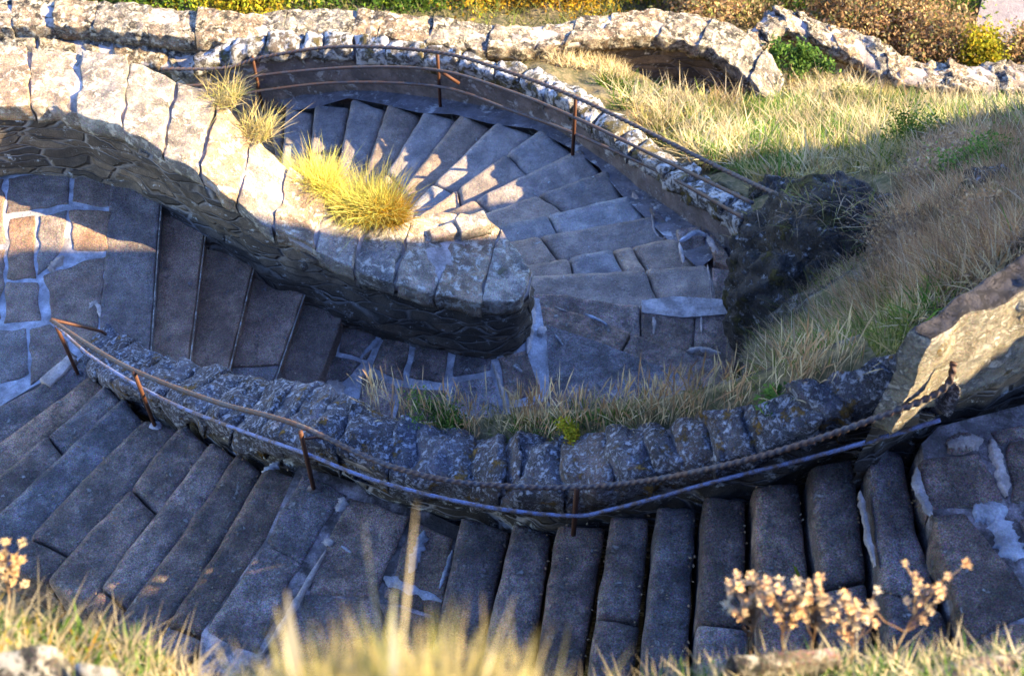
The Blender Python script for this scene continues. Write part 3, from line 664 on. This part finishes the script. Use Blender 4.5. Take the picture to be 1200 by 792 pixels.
# foreground bank below the viewer
fg = np.array([[-2.2,1.5,3.1],[-1.35,1.52,2.96],[-1.0,1.42,2.85],[-.8,1.28,2.85],[-.6,1.15,2.9],[-.3,1.0,3.1],[0,1.15,2.95],[.4,1.32,2.85],[.9,1.36,2.9],[1.6,1.40,2.9],[2.4,1.4,2.9],
               [-2.2,.5,3.9],[-1,.5,4.0],[-.35,.42,4.72],[0,.40,4.70],[.4,.4,4.3],[1,.5,3.8],[2.4,.6,3.7],[-3,-1,4.7],[0,-1,4.7],[3,-1,4.7],[0,0,4.72],[-1.2,0,4.7],[1.2,0,4.7],[-3,-4,4.8],[3,-4,4.8]])
keep = (cp, wt); cp = fg; wt = rbf_fit(cp); cpf, wtf = cp, wt; cp, wt = keep
def hzf(x, y):
    x = np.asarray(x, float); y = np.asarray(y, float); o = np.zeros(x.shape)
    for (a, b, _), k in zip(cpf, wtf[:-3]): o += k*np.hypot(x-a, y-b)
    return o+wtf[-3]+wtf[-2]*x+wtf[-1]*y
def lip(x): return np.interp(x, [-3.5, -1.35, -1.0, -.6, -.3, 0, .4, 1, 2, 3.5], [1.5, 1.55, 1.46, 1.2, 1.08, 1.18, 1.34, 1.38, 1.44, 1.5])
def bank(X, Y):
    Z = hzf(X, np.minimum(Y, lip(X)))+fbm(X, Y, 3, 3, 9)*.02
    over = Y-lip(X); return np.where(over > 0, Z-np.clip(over*18, 0, 8), Z)
grid_mesh('foreground_bank', np.linspace(-3.5, 3.5, 150), np.concatenate([np.linspace(-4, 0, 20, endpoint=False), np.linspace(0, 1.9, 80)]), bank, 'ground')

# unseen caster added at right, its outline shaped to shade the near flights
def shp(px, py, z, X0=8.5):
    p = W(px, py, z); t = (X0-p.x); return (p.y+t*math.tan(R(SUN_AZ)), z+t*math.tan(R(SUN_EL))/math.cos(R(SUN_AZ)))
prof = [(.4, -9), (.4, 5.2), (2.4, 5.0), (2.98, 4.6), (3.14, 4.22), (3.36, 4.26), (3.5, 4.55), (4.0, 4.55), (4.6, 4.42), (5.6, 4.42), (6.3, 4.45), (6.6, 4.3), (6.72, 3.5), (6.86, 2.4), (7.3, 1.2), (8.0, .5), (9.0, .22), (9.22, -.25), (9.1, -1), (8.9, -9)]
V = []; F = []; P2 = [Vector((0, a, b)) for a, b in prof]; P2 = [lerp_poly(P2, k/300) for k in range(301)]
for xx in (8.5, 9.0, 9.6):
    for p in P2: V.append(Vector((xx, p.y, p.z))+Vector((0, noise.noise(p*1.8)*.05, noise.noise(p*1.8+Vector((5, 5, 5)))*.04)))
for j in range(2):
    for k in range(300): F.append((j*301+k, j*301+k+1, (j+1)*301+k+1, (j+1)*301+k))
F += [tuple(reversed(range(301))), tuple(range(602, 903))]
cl = mesh('shadow_caster', V, F, 'rock'); tag(cl, kind='structure')

# ------------------------------------------------------------------ boulders on the slope
def boulder(c, sx, sy, sz, label, seed, mat='rock'):
    bm = bmesh.new(); bmesh.ops.create_icosphere(bm, subdivisions=6, radius=1)
    for v in bm.verts:
        p = v.co.copy(); q = p*1.3+Vector((seed, seed*.7, 0))
        d = 1+.22*noise.noise(q)+.14*abs(noise.noise(q*2.6))+.06*noise.noise(q*6)+.025*noise.noise(q*14)
        w_ = q+Vector((noise.noise(q*3), noise.noise(q*3+Vector((3, 1, 2))), noise.noise(q*3+Vector((8, 1, 2)))))*.15
        cd, cpt = noise.voronoi(Vector((w_.x*2.2, w_.y*2.2, w_.z*1.2))); d += .16*noise.noise(cpt[0]*5)-.05*max(0, .12-(cd[1]-cd[0]))/.12
        cd, cpt = noise.voronoi(w_*5.5); d += .03*noise.noise(cpt[0]*5)-.012*max(0, .1-(cd[1]-cd[0]))/.1
        v.co = Vector((p.x*sx, p.y*sy, p.z*sz))*d
    me = bpy.data.meshes.new('rock'); bm.to_mesh(me); bm.free()
    me.polygons.foreach_set('use_smooth', [True]*len(me.polygons)); me.materials.append(M[mat])
    o = bpy.data.objects.new('rock', me); COL.objects.link(o); o.location = c
    o.rotation_euler = (random.uniform(-.3, .3), random.uniform(-.3, .3), seed)
    return tag(o, label, 'rock')
rockm = boulder(W(992, 345, -3.55), .68, 1.0, 1.12, 'tall black craggy rock face flecked with white lichen beside the stair bend', 1.1)
boulder(W(912, 250, -4.2), .34, .3, .42, 'small dark rock the upper rails are fixed into', 4.2)
boulder(W(1165, 245, -1.9), .35, .3, .2, 'bluish rock slab poking out of the slope near the right edge', 7.3)

# ------------------------------------------------------------------ grasses
def proj(X, Y, Z):
    dz = ZC-Z; c = Y*math.cos(PITCH)+dz*math.sin(PITCH); u = X/c; v = (Y*math.sin(PITCH)-dz*math.cos(PITCH))/c
    return 600+FPX*u, 396-FPX*v
def blades(name, base, h, wd, lean=(0, 0), spread=.35, mat=None, head=0, parent=None, bend=.5, kind='stuff', up=1.0):
    """many tapered curved blades as one mesh; base Nx3 array"""
    n = len(base); base = np.asarray(base, float)
    if parent is not None: base = base-np.array(parent.location)
    H = h*rng.uniform(.5, 1.25, n); a = rng.uniform(0, 2*np.pi, n); tilt = rng.normal(0, spread, (n, 2))+np.array(lean)
    d = np.stack([tilt[:, 0], tilt[:, 1], np.full(n, up)], 1); d /= np.linalg.norm(d, axis=1)[:, None]
    side = np.stack([np.cos(a), np.sin(a), np.zeros(n)], 1)*wd*rng.uniform(.6, 1.4, n)[:, None]
    bd = np.stack([tilt[:, 0]*1.0+rng.normal(0, .25, n), tilt[:, 1]*1.0+rng.normal(0, .25, n), -np.abs(rng.normal(0, .25, n))], 1)*bend
    V = []; ts = [0, .4, .75, 1.0]
    ws = [1, .85, .5, .0] if not head else [.5, .4, 1.5, .15]
    for t, q in zip(ts, ws):
        c = base+d*(H*t)[:, None]+bd*(H*t*t)[:, None]
        V += [c-side*q, c+side*q]
    co = np.stack(V, 1).reshape(-1, 3)     # n x 8
    o8 = np.arange(n)[:, None]*8
    f = np.concatenate([o8+np.array([[0, 1, 3, 2]]), o8+np.array([[2, 3, 5, 4]]), o8+np.array([[4, 5, 7, 6]])], 1).reshape(-1, 4)
    me = bpy.data.meshes.new(name); me.vertices.add(len(co)); me.vertices.foreach_set('co', co.ravel())
    me.loops.add(f.size); me.loops.foreach_set('vertex_index', f.ravel().astype(np.int32))
    me.polygons.add(len(f)); me.polygons.foreach_set('loop_start', np.arange(0, f.size, 4)); me.polygons.foreach_set('loop_total', np.full(len(f), 4))
    me.update(calc_edges=True); me.materials.append(mat)
    o = bpy.data.objects.new(name, me); COL.objects.link(o)
    if parent is not None: o.parent = parent
    elif kind: o['kind'] = kind
    return o
G = {
 'blond': mat_veg('blond dry grass', [(.50, .38, .15), (.64, .50, .24), (.40, .34, .11), (.56, .45, .20), (.28, .29, .07)]),
 'pale': mat_veg('bleached dry grass', [(.50, .41, .24), (.62, .52, .33), (.40, .32, .18), (.55, .47, .28)]),
 'olive': mat_veg('olive grass', [(.10, .13, .03), (.17, .20, .05), (.30, .27, .10), (.08, .11, .03), (.36, .30, .15)]),
 'green': mat_veg('fresh green grass', [(.06, .14, .025), (.11, .21, .035), (.17, .26, .05), (.05, .11, .02)]),
 'yellow': mat_veg('yellow green tuft grass', [(.50, .48, .10), (.62, .54, .14), (.34, .38, .07), (.56, .40, .12)]),
 'rusty': mat_veg('orange brown dry stems', [(.34, .2, .1), (.42, .28, .15), (.26, .15, .08), (.45, .34, .2)]),
 'mauve': mat_veg('greyish mauve dead stems', [(.22, .15, .10), (.33, .24, .16), (.16, .11, .075), (.42, .32, .2)]),
 'bush_y': mat_veg('yellow autumn leaves', [(.30, .30, .02), (.42, .36, .02), (.18, .22, .02), (.38, .24, .02)]),
 'bush_o': mat_veg('orange autumn leaves', [(.42, .2, .02), (.36, .26, .02), (.24, .18, .02), (.5, .3, .03)]),
 'bush_g': mat_veg('dark green leaves', [(.05, .11, .015), (.09, .16, .02), (.14, .2, .02), (.04, .08, .015)]),
 'bush_r': mat_veg('reddish brown twigs', [(.30, .17, .08), (.38, .25, .13), (.22, .12, .06), (.42, .33, .17), (.16, .18, .05)]),
}
def scatter(n, poly_px, z_range, surf=hz, clump=0, dens=None):
    """random points on the surface whose picture position falls in the polygon; z_range bounds the search box"""
    cor = [W(p[0], p[1], z) for p in poly_px for z in z_range]
    x0, x1 = min(c.x for c in cor), max(c.x for c in cor); y0, y1 = min(c.y for c in cor), max(c.y for c in cor)
    out = []; tot = 0; cseed = random.random()*90
    for _ in range(60):
        m = n*3; X = rng.uniform(x0, x1, m); Y = rng.uniform(y0, y1, m); Z = surf(X, Y)
        px, py = proj(X, Y, Z); ok = inpoly(px, py, poly_px)
        if surf is hz: ok &= ~inpoly(X, Y, wellp)
        if clump:
            c = np.array([noise.noise(Vector((x*clump, y*clump, cseed))) for x, y in zip(X[ok], Y[ok])]); idx = np.where(ok)[0][c > rng.uniform(-.35, .25, len(c))]
        else: idx = np.where(ok)[0]
        out.append(np.stack([X[idx], Y[idx], Z[idx]-.02], 1)); tot += len(idx)
        if tot >= n: break
    return np.concatenate(out)[:n]
def grass(name, n, poly, zr, h, wd, mat, **k):
    cl = k.pop('clump', 0); p = scatter(n, poly, zr, clump=cl)
    return blades(name, p, h, wd, mat=G[mat], **k)
lit = [(745,150),(705,95),(790,118),(905,125),(925,80),(1000,98),(1080,122),(1240,126),(1240,165),(1080,170),(1040,200),(900,222),(830,200)]
grass('dry_grass', 10000, lit, (-7.4,-3.3), .22, .006, 'blond', clump=1.6)
grass('dry_grass', 5000, lit, (-7.4,-3.3), .30, .005, 'pale', clump=1.1, spread=.5)
grass('green_grass', 11000, [(740,140),(800,150),(900,130),(1090,105),(1200,115),(1200,160),(1080,165),(1030,195),(900,215),(800,190)], (-7.4,-3.3), .2, .007, 'olive', clump=2.3)
grass('green_grass', 5000, [(820,150),(900,140),(1090,125),(1090,160),(1000,190),(860,205)], (-7.4,-3.3), .16, .007, 'green', clump=2.0)
grass('dry_grass', 2500, [(540,62),(600,50),(690,50),(725,60),(740,100),(690,84),(600,70)], (-7.2,-4.6), .22, .005, 'pale')
slope = [(1075,165),(1230,130),(1230,300),(1100,365),(1040,400),(960,440),(900,455),(905,400),(980,370),(1030,310),(1050,240)]
grass('dry_grass', 9000, slope, (-3.5,.8), .11, .004, 'mauve', clump=1.8, spread=.8, lean=(0,-.1))
grass('dry_grass', 6500, slope, (-3.5,.8), .13, .004, 'olive', clump=2.5, spread=.6)
grass('green_grass', 5000, [(1120,190),(1200,180),(1220,260),(1130,240)], (-3.5,.8), .12, .006, 'green', clump=2.5, spread=.6)
grass('dry_grass', 5000, slope, (-3.5,.8), .2, .004, 'rusty', clump=2.2, head=1, spread=.4)
grass('dry_grass', 5000, [(872,330),(960,300),(1040,300),(1040,400),(940,450),(872,440)], (-4.2,.4), .15, .004, 'mauve', spread=.5)
grass('green_grass', 4000, [(872,350),(960,320),(1040,300),(1040,400),(940,450),(872,440)], (-4.2,.4), .14, .0045, 'olive', spread=.5)
grass('green_grass', 7000, [(900,400),(1050,340),(1070,380),(1060,420),(940,455),(890,460)], (-3.2,.4), .18, .005, 'olive', spread=.45)
grass('green_grass', 3500, [(940,410),(1010,400),(1000,440),(940,452)], (-3.2,.4), .16, .006, 'green', spread=.4)
def tussocks(name, n, per, poly, zr, h, wd, mat, rad=.10):
    c = scatter(n, poly, zr); n = len(c); P = np.repeat(c, per, 0); a = rng.uniform(0, 2*np.pi, len(P)); q = rad*np.sqrt(rng.uniform(0, 1, len(P)))
    sz = np.repeat(rng.uniform(.6, 1.5, n), per)
    P = P+np.stack([np.cos(a)*q*sz, np.sin(a)*q*sz, np.zeros(len(P))], 1); P[:, 2] = hz(P[:, 0], P[:, 1])-.01
    o = blades(name, P, h, wd, mat=G[mat], spread=.45); return o
tussocks('green_grass', 150, 90, [(740,140),(800,150),(900,130),(1090,105),(1230,112),(1230,160),(1080,165),(1030,195),(900,215),(800,190)], (-7.4,-3.3), .24, .007, 'green', .16)
tussocks('green_grass', 90, 90, lit, (-7.4,-3.3), .2, .007, 'bush_g', .16)
tussocks('dry_grass', 110, 60, lit, (-7.4,-3.3), .34, .0055, 'pale', .12)
tussocks('dry_grass', 50, 50, lit, (-7.4,-3.3), .24, .006, 'bush_r', .12)
tussocks('dry_grass', 150, 60, slope, (-3.5,.8), .20, .004, 'pale', .12)
tussocks('green_grass', 70, 60, slope, (-3.5,.8), .14, .006, 'green', .14)
tussocks('dry_grass', 170, 70, slope, (-3.5,.8), .18, .003, 'mauve', .14)
tussocks('dry_grass', 260, 60, [(1080,180),(1200,170),(1200,300),(1060,370),(1000,400)], (-3.5,.8), .28, .003, 'rusty', .07)
# fringe on the rock top
grass('dry_grass', 2600, [(870,195),(1080,165),(1070,205),(960,212),(880,228)], (-4.8,-2.8), .2, .005, 'blond')
# grass hanging over the rock
vs = [v for v in rockm.data.vertices if v.normal.z > .35 and (v.co.x > -.05 or v.normal.z > .8)]
pick = [vs[int(k)] for k in rng.integers(0, len(vs), 1500)]
Rm = rockm.rotation_euler.to_matrix(); pb = np.array([tuple(Rm @ v.co+rockm.location) for v in pick])
cl_ = np.array([noise.noise(Vector(p)*2.2) for p in pb]); pb = pb[cl_ > -.05]
blades('dry_grass', pb[::2], .17, .004, mat=G['olive'], spread=.6, lean=(-.3, -.3)); blades('dry_grass', pb[1::2], .2, .0035, mat=G['mauve'], spread=.6, lean=(-.3, -.4))
# along the ledge behind the lichened wall
def ledge_pts(n, t0, t1, dmax=.3, w=None):
    out = []
    P = led_n
    for _ in range(n):
        t = rng.uniform(t0, t1)
        if w and noise.noise(Vector((t*w, 0, 3))) < rng.uniform(-.3, .25): continue
        p = lerp_poly(P, t); dy = rng.uniform(.03, dmax); out.append((p.x-.12*dy, p.y+dy, p.z-.4*max(0, dy-.22)-.02))
    return np.array(out)
blades('dry_grass', ledge_pts(1300, .08, .98, w=14), .30, .0028, mat=G['rusty'], head=1, spread=.13, bend=.25)
blades('dry_grass', ledge_pts(900, .06, .98, w=9), .27, .0022, mat=G['pale'], spread=.16, head=1, bend=.25)
blades('green_grass', ledge_pts(1000, .3, 1.0, w=11), .10, .004, mat=G['olive'], spread=.4)
blades('green_grass', ledge_pts(800, .35, .60, dmax=.2), .07, .005, mat=G['green'], spread=.5)

# ------------------------------------------------------------------ tufts and small plants (each its own thing)
def tuft(name, c, rx, ry, n, h, wd, mat, label, cat, group=None, head=0, spread=.5, lean=(0, 0)):
    a = rng.uniform(0, 2*np.pi, n); r = np.sqrt(rng.uniform(0, 1, n))
    b = np.stack([c.x+rx*r*np.cos(a), c.y+ry*r*np.sin(a), np.full(n, c.z)], 1)
    o = blades(name, b, h, wd, mat=G[mat], spread=spread, head=head, lean=lean, kind=None)
    o.data.transform(__import__('mathutils').Matrix.Translation(-c)); o.location = c
    return tag(o, label, cat, group)
cz = z1(400)
tuft('grass_tuft', W(372,226,cz+.0), .16, .10, 2600, .31, .0028, 'yellow', 'bright yellow-green tuft on the pale coping, left half of the clump', 'grass tuft', spread=.45)
tuft('grass_tuft', W(432,250,cz-.05), .22, .10, 3200, .31, .0028, 'yellow', 'broad golden tuft growing over the pale coping above its shaded stones', 'grass tuft', spread=.45)
tuft('grass_tuft', W(455,258,cz-.05), .14, .08, 1500, .26, .0028, 'bush_o', 'orange end of the clump on the pale coping beside the lit steps', 'grass tuft', spread=.45)
tuft('grass_tuft', W(262,118,z1(250)), .14, .12, 260, .24, .003, 'blond', 'wispy blond tuft at the bend of the pale coping below the rail ends', 'grass tuft', spread=.5, lean=(.2,0))
tuft('grass_tuft', W(300,158,z1(290)), .14, .12, 320, .23, .003, 'blond', 'wispy dry tuft on the pale coping beside the lowest far steps', 'grass tuft', spread=.5, lean=(.3,0))
def leafclump(name, c, rad, n, ls, mat, label, cat, sq=.6, group=None, stems=True, parent=None):
    """leaf faces spread unevenly through the volume + a few stems"""
    c = Vector(c); root_ = thing(name, c, label, cat, group)
    k = max(4, n//140); cs = rng.normal(0, .42, (k, 3)); cs[:, 2] = np.abs(cs[:, 2])+.1
    idx = rng.integers(0, k, n); p = cs[idx]+rng.normal(0, .22, (n, 3)); p[:, 2] = np.maximum(p[:, 2], 0)*sq; p *= rad
    d1 = rng.normal(0, 1, (n, 3)); d1 /= np.linalg.norm(d1, axis=1)[:, None]; d2 = np.cross(d1, rng.normal(0, 1, (n, 3))); d2 /= np.linalg.norm(d2, axis=1)[:, None]
    l = ls*rng.uniform(.6, 1.4, (n, 1))
    co = np.stack([p-d1*l, p+d2*l*.5, p+d1*l, p-d2*l*.5], 1).reshape(-1, 3)
    f = np.arange(n*4).reshape(-1, 4)
    me = bpy.data.meshes.new('foliage'); me.vertices.add(len(co)); me.vertices.foreach_set('co', co.ravel())
    me.loops.add(f.size); me.loops.foreach_set('vertex_index', f.ravel().astype(np.int32)); me.polygons.add(n)
    me.polygons.foreach_set('loop_start', np.arange(0, f.size, 4)); me.polygons.foreach_set('loop_total', np.full(n, 4)); me.update(calc_edges=True)
    me.materials.append(G[mat]); o = bpy.data.objects.new('foliage', me); COL.objects.link(o); o.parent = root_
    if stems:
        V = []; F = []
        for q in cs:
            a = Vector((0, 0, -.05)); b = Vector(q)*rad; b.z *= sq; r = .012*rad+.002; base = len(V)
            for t, rr in ((0, r), (.5, r*.7), (1, r*.3)):
                m_ = a.lerp(b, t)+Vector((0, 0, .1*rad*math.sin(t*3.14)))
                for s in range(4): V.append(m_+Vector((math.cos(s*1.57)*rr, math.sin(s*1.57)*rr, 0)))
            for j in range(2):
                for s in range(4): F.append((base+j*4+s, base+j*4+(s+1) % 4, base+(j+1)*4+(s+1) % 4, base+(j+1)*4+s))
        o2 = mesh('stems', [v+c for v in V], F, 'rust' if mat != 'bush_g' else 'fill', root_)
    return root_
for px, py, z, rad, mt, lab in ((1115, 225, -2.5, .26, 'mauve', 'brown twiggy shrub highest on the right bank'), (1165, 285, -1.1, .2, 'rusty', 'rusty brown shrub on the bank near the right edge'), (1065, 300, -1.9, .24, 'mauve', 'greyish shrub halfway up the bank beside the rock'),
        (1085, 168, -3.6, .26, 'bush_g', 'dark green shrub where the bank meets the sunlit grass'), (1150, 215, -2.4, .22, 'green', 'green leafy shrub on the upper bank near the right edge')):
    cc = W(px, py, z); cc.z = float(hz(cc.x, cc.y)); leafclump('shrub', cc, rad*1.5, 3500, .016, mt, lab, 'shrub', sq=.7)
leafclump('cushion_plant', W(515,488,-1.08), .17, 2200, .010, 'green', 'round green cushion plant on the wall edge by the dark landing', 'plant', sq=.8)
leafclump('leafy_plant', W(908,470,.12), .13, 420, .02, 'green', 'small leafy green plant on the right part of the lichened wall', 'plant')
leafclump('leafy_plant', W(668,508,-.62), .10, 420, .013, 'bush_y', 'small yellow-green plant behind the middle of the lichened wall', 'plant')
leafclump('dry_weed', W(790,470,-.6), .14, 160, .014, 'rusty', 'brown-headed weed above the ledge in front of the bend', 'weed')
leafclump('shrub', W(935,72,-7.0), .32, 1500, .03, 'green', 'bright green bush inside the corner of the far right parapet', 'shrub')
leafclump('shrub', W(1000,118,-6.6), .30, 1500, .02, 'olive', 'dark round shrub in the sunny grass beside the parapet end', 'shrub')
bl = [('bush_g', 170, -12, -7.2, .9, 'dark green bush at top left beyond the far parapet'), ('bush_y', 60, -8, -7.2, .7, 'yellow bush at the top left corner beyond the parapet'),
      ('bush_y', 290, 0, -7.2, .7, 'yellow-green bush behind the notch of the far parapet'), ('bush_g', 390, -15, -7.3, .8, 'green bush above the notch of the far parapet'),
      ('bush_g', 480, 8, -7.4, .7, 'green bush behind the middle of the far parapet'), ('bush_o', 575, -12, -7.6, .9, 'orange bush behind the middle of the far parapet'),
      ('bush_o', 660, -20, -7.7, .9, 'golden bush at the top centre beyond the parapet'), ('bush_y', 740, -25, -7.8, .8, 'yellow bush behind the rise of the far parapet'),
      ('bush_r', 835, 2, -7.6, .8, 'pale brown twiggy bush behind the dipping parapet'), ('bush_g', 905, -15, -8.0, .6, 'green bush behind the corner of the right parapet'),
      ('bush_r', 975, 15, -7.9, .8, 'reddish twiggy bush just behind the right parapet corner'), ('bush_r', 1050, 25, -8.1, .8, 'reddish-brown bush in the middle behind the right parapet'),
      ('bush_r', 1020, -25, -8.8, .9, 'brown bush at the top edge right of centre'), ('bush_g', 1105, -5, -8.6, .7, 'olive bush beside the grey lane'),
      ('bush_y', 1150, 62, -8.0, .45, 'yellowish leafy plant at the foot of the grey lane'), ('bush_r', 1100, 55, -8.0, .5, 'low brown bush left of the yellowish plant'), ('bush_r', 1195, 62, -8.0, .4, 'low brown bush at the right edge by the lane')]
for mt, px, py, z, rad, lab in bl:
    leafclump('shrub', W(px, py+8, z+.25), rad*1.05, int(6500*rad), .03, mt, lab, 'shrub', sq=.75, group='autumn bushes beyond the far parapets')
grass('dry_grass', 9000, [(800,20),(900,-40),(1140,-60),(1160,50),(1240,60),(1240,80),(1110,72),(1000,40),(930,10),(890,35)], (-9.5,-6.8), .45, .006, 'blond', spread=.4, clump=.9)
grass('dry_grass', 7000, [(930,20),(1140,-60),(1150,50),(1110,76),(1000,44)], (-9.5,-6.8), .5, .005, 'bush_r' if False else 'rusty', spread=.4)
grass('green_grass', 3500, [(-20,-30),(820,-30),(800,25),(600,35),(380,20),(280,22),(-20,5)], (-9,-6.6), .25, .008, 'olive', spread=.4)

# ------------------------------------------------------------------ foreground
def fpts(n, poly, zr=(2.6, 4.9)): return scatter(n, poly, zr, surf=hzf)
def bank_scatter(n, x0, x1, y0, y1):
    X = rng.uniform(x0, x1, n); Y = rng.uniform(y0, y1, n)*1.0; Y = np.minimum(Y, lip(X)); return np.stack([X, Y, hzf(X, Y)-.01], 1)
blades('dry_grass', bank_scatter(3600, .05, 1.9, 1.12, 1.42), .075, .0022, mat=G['pale'], spread=.6, lean=(0, .2))
blades('green_grass', bank_scatter(4200, .3, 1.9, 1.15, 1.42), .06, .0025, mat=G['green'], spread=.6)
blades('green_grass', bank_scatter(1500, -1.6, -.9, 1.1, 1.5), .06, .005, mat=G['green'], spread=.5, lean=(.1, .3))
blades('dry_grass', bank_scatter(2500, -1.6, -.6, 1.15, 1.5), .10, .0018, mat=G['pale'], spread=.5, lean=(.3, .3))
blades('dry_grass', bank_scatter(500, -1.6, -.8, 1.1, 1.45), .06, .006, mat=G['bush_o'], spread=.5, lean=(.2, .3))
tuft('grass_tuft', Vector((-.125, .47, 4.70)), .15, .05, 9000, .13, .0026, 'blond', 'big out-of-focus straw tuft at the bottom edge, nearest the viewer', 'grass tuft', spread=.26, lean=(0, .45))
for x, y, h, lx, ly, lab in ((-.135, .50, .26, .05, .45, 'blurred tall straw blade rising highest over the steps'), (-.06, .5, .19, .08, .42, 'blurred straw blade right of the tallest one'), (-.22, .5, .20, -.15, .4, 'blurred straw blade at the left of the near tuft')):
    tuft('tall_straw', Vector((x, y, 4.68)), .004, .004, 3, h, .004, 'pale', lab, 'straw', spread=.03, lean=(lx, ly), head=1)
# leafless seed-head plants
M['seed'] = mat_stone('dry seed heads', (.62, .45, .22), (.78, .62, .36), dark_amt=.1, grain=.3)
def ball(c, r, parent):
    bm = bmesh.new(); bmesh.ops.create_icosphere(bm, subdivisions=2, radius=r*.62)
    for v in bm.verts: v.co *= 1+.5*noise.noise(v.co*300+c*40)
    V = [v.co+c for v in bm.verts]; F = [tuple(q.index for q in f.verts) for f in bm.faces]; bm.free()
    for ring_, cnt in ((.25, 7), (.75, 6), (1.25, 4)):
        for k in range(cnt):
            a = 2*math.pi*k/cnt+random.random(); e = ring_+random.uniform(-.2, .2)
            d = Vector((math.cos(a)*math.cos(e), math.sin(a)*math.cos(e), math.sin(e))); t = d.cross(Vector((0, 0, 1))).normalized()*r*.3; o = len(V); l = r*random.uniform(1.05, 1.6)
            V += [c+d*r*.4-t, c+d*r*.4+t, c+d*l+t*.35+Vector((0, 0, r*.15)), c+d*l-t*.35+Vector((0, 0, r*.15))]; F.append((o, o+1, o+2, o+3))
    return mesh('seed_head', V, F, 'seed', parent, False)
def seed_plant(px, py, z, size, n, label, seed, lean=(0, 0), fan=1.0):
    rr = random.Random(seed); base = W(px, py, z); root_ = thing('seed_head_plant', base, label, 'dry plant', 'dry seed-head plants on the near ledge')
    V = []; F = []
    def seg(a, b, r0, r1_):
        o = len(V); t = (b-a).normalized(); x = t.cross(Vector((0, 1, .3))).normalized(); y = x.cross(t)
        for p, r in ((a, r0), (b, r1_)):
            for s in range(5): V.append(p+(x*math.cos(s*1.2566)+y*math.sin(s*1.2566))*r)
        for s in range(5): F.append((o+s, o+(s+1) % 5, o+5+(s+1) % 5, o+5+s))
    up = Vector((lean[0], .55+lean[1], .85)).normalized()
    stem = [base]
    for k in range(5): stem.append(stem[-1]+up*size*.18+Vector((rr.uniform(-1, 1), rr.uniform(-1, 1), 0))*size*.03)
    for a, b in zip(stem, stem[1:]): seg(a, b, .0028, .0024)
    heads = []
    for k in range(n):
        t = rr.uniform(.35, 1); i = min(int(t*5), 4); a = stem[i].lerp(stem[i+1], t*5-i if t < 1 else 1)
        ang = rr.uniform(-1.15, 1.15)*fan; d = (up*math.cos(ang)+Vector((1, 0, 0))*math.sin(ang)+Vector((0, 0, rr.uniform(-.3, .3)))).normalized()
        l = size*rr.uniform(.16, .5); m_ = a+d*l*.55+Vector((0, 0, .004)); b = m_+(d+up*.5).normalized()*l*.45
        seg(a, m_, .0016, .0013); seg(m_, b, .0013, .001); heads.append(b)
    mesh('stems', V, F, G['rusty'], root_)
    for h in heads: ball(h, rr.uniform(.008, .012), root_)
seed_plant(880, 775, 2.92, .20, 34, 'leftmost and bushiest of the dry seed-head plants on the ledge', 1)
seed_plant(915, 775, 2.95, .19, 26, 'dry seed-head plant just right of the bushiest one', 2, lean=(-.05, 0))
seed_plant(950, 780, 2.93, .20, 24, 'dry seed-head plant third from the left on the right ledge', 3, lean=(.05, 0))
seed_plant(998, 778, 2.93, .17, 26, 'compact dry seed-head plant left of the leaning one', 4)
seed_plant(1045, 770, 2.93, .22, 18, 'rightmost dry seed-head plant, leaning right with open branches', 5, lean=(.35, 0))
seed_plant(10, 720, 2.8, .17, 26, 'dry seed-head plant at the bottom left above the green leaves', 6, lean=(.1, 0))
# pale stones on the near ledge
for q, lab in (([(850,762),(985,756),(990,775),(856,782)], 'pale flat stone among the seed-head plants on the near ledge'), ([(1105,775),(1195,762),(1230,800),(1120,812)], 'pale stone at the bottom right corner'),
               ([(-20,758),(70,752),(78,830),(-20,838)], 'white out-of-focus stone at the bottom left corner'), ([(80,764),(146,776),(150,835),(82,832)], 'white blurred stone right of the corner one')):
    a, b, c, d = WL(q, 2.98 if q[0][0] > 500 else 3.35); o = stone('ledge_stone', [a, b], [d, c], .12, 'coping_far', None, Rr=.03, amp=.012, jit=.015, res=.02); tag(o, lab, 'stone')
# grit and leaf litter gathered in the inner corners of the near steps
V = []; F = []
for E_, nxt in [(fe[k], fe[k+1]) for k in range(9)]+[(te[k], te[k+1]) for k in range(9)]+[(me_[k], me_[k+1]) for k in range(4)]:
    for _ in range(26):
        t = random.random()**1.3; a = lerp_poly(E_, t); b = lerp_poly(nxt, t); p = a.lerp(Vector((b.x, b.y, a.z)), random.choice((random.uniform(.78, .93), random.random()*.9))); p.z = a.z+.012
        an = random.uniform(0, 6.28); l = random.uniform(.004, .013); o = len(V)
        for dx, dy in ((-1, 0), (0, -.5), (1, 0), (0, .6)): V.append(p+Vector(((dx*math.cos(an)-dy*math.sin(an))*l, (dx*math.sin(an)+dy*math.cos(an))*l, random.uniform(0, .006))))
        F.append((o, o+1, o+2, o+3))
tag(mesh('leaf_litter', V, F, G['rusty'], None, False), kind='stuff')
# one yellow leaf fallen on a step
p = W(934, 668, zM+7*r3+.012)
V = [p+Vector(v) for v in ((-.02, .035, 0), (0, .01, .006), (.012, -.03, .001), (-.012, -.005, .008), (-.003, -.04, 0))]
tag(mesh('fallen_leaf', [V[0], V[1], V[2], V[4], V[3]], [(0, 4, 3, 2, 1)], G['bush_y'], None, False), 'single yellow-green leaf lying on a step of the near right flight', 'leaf')
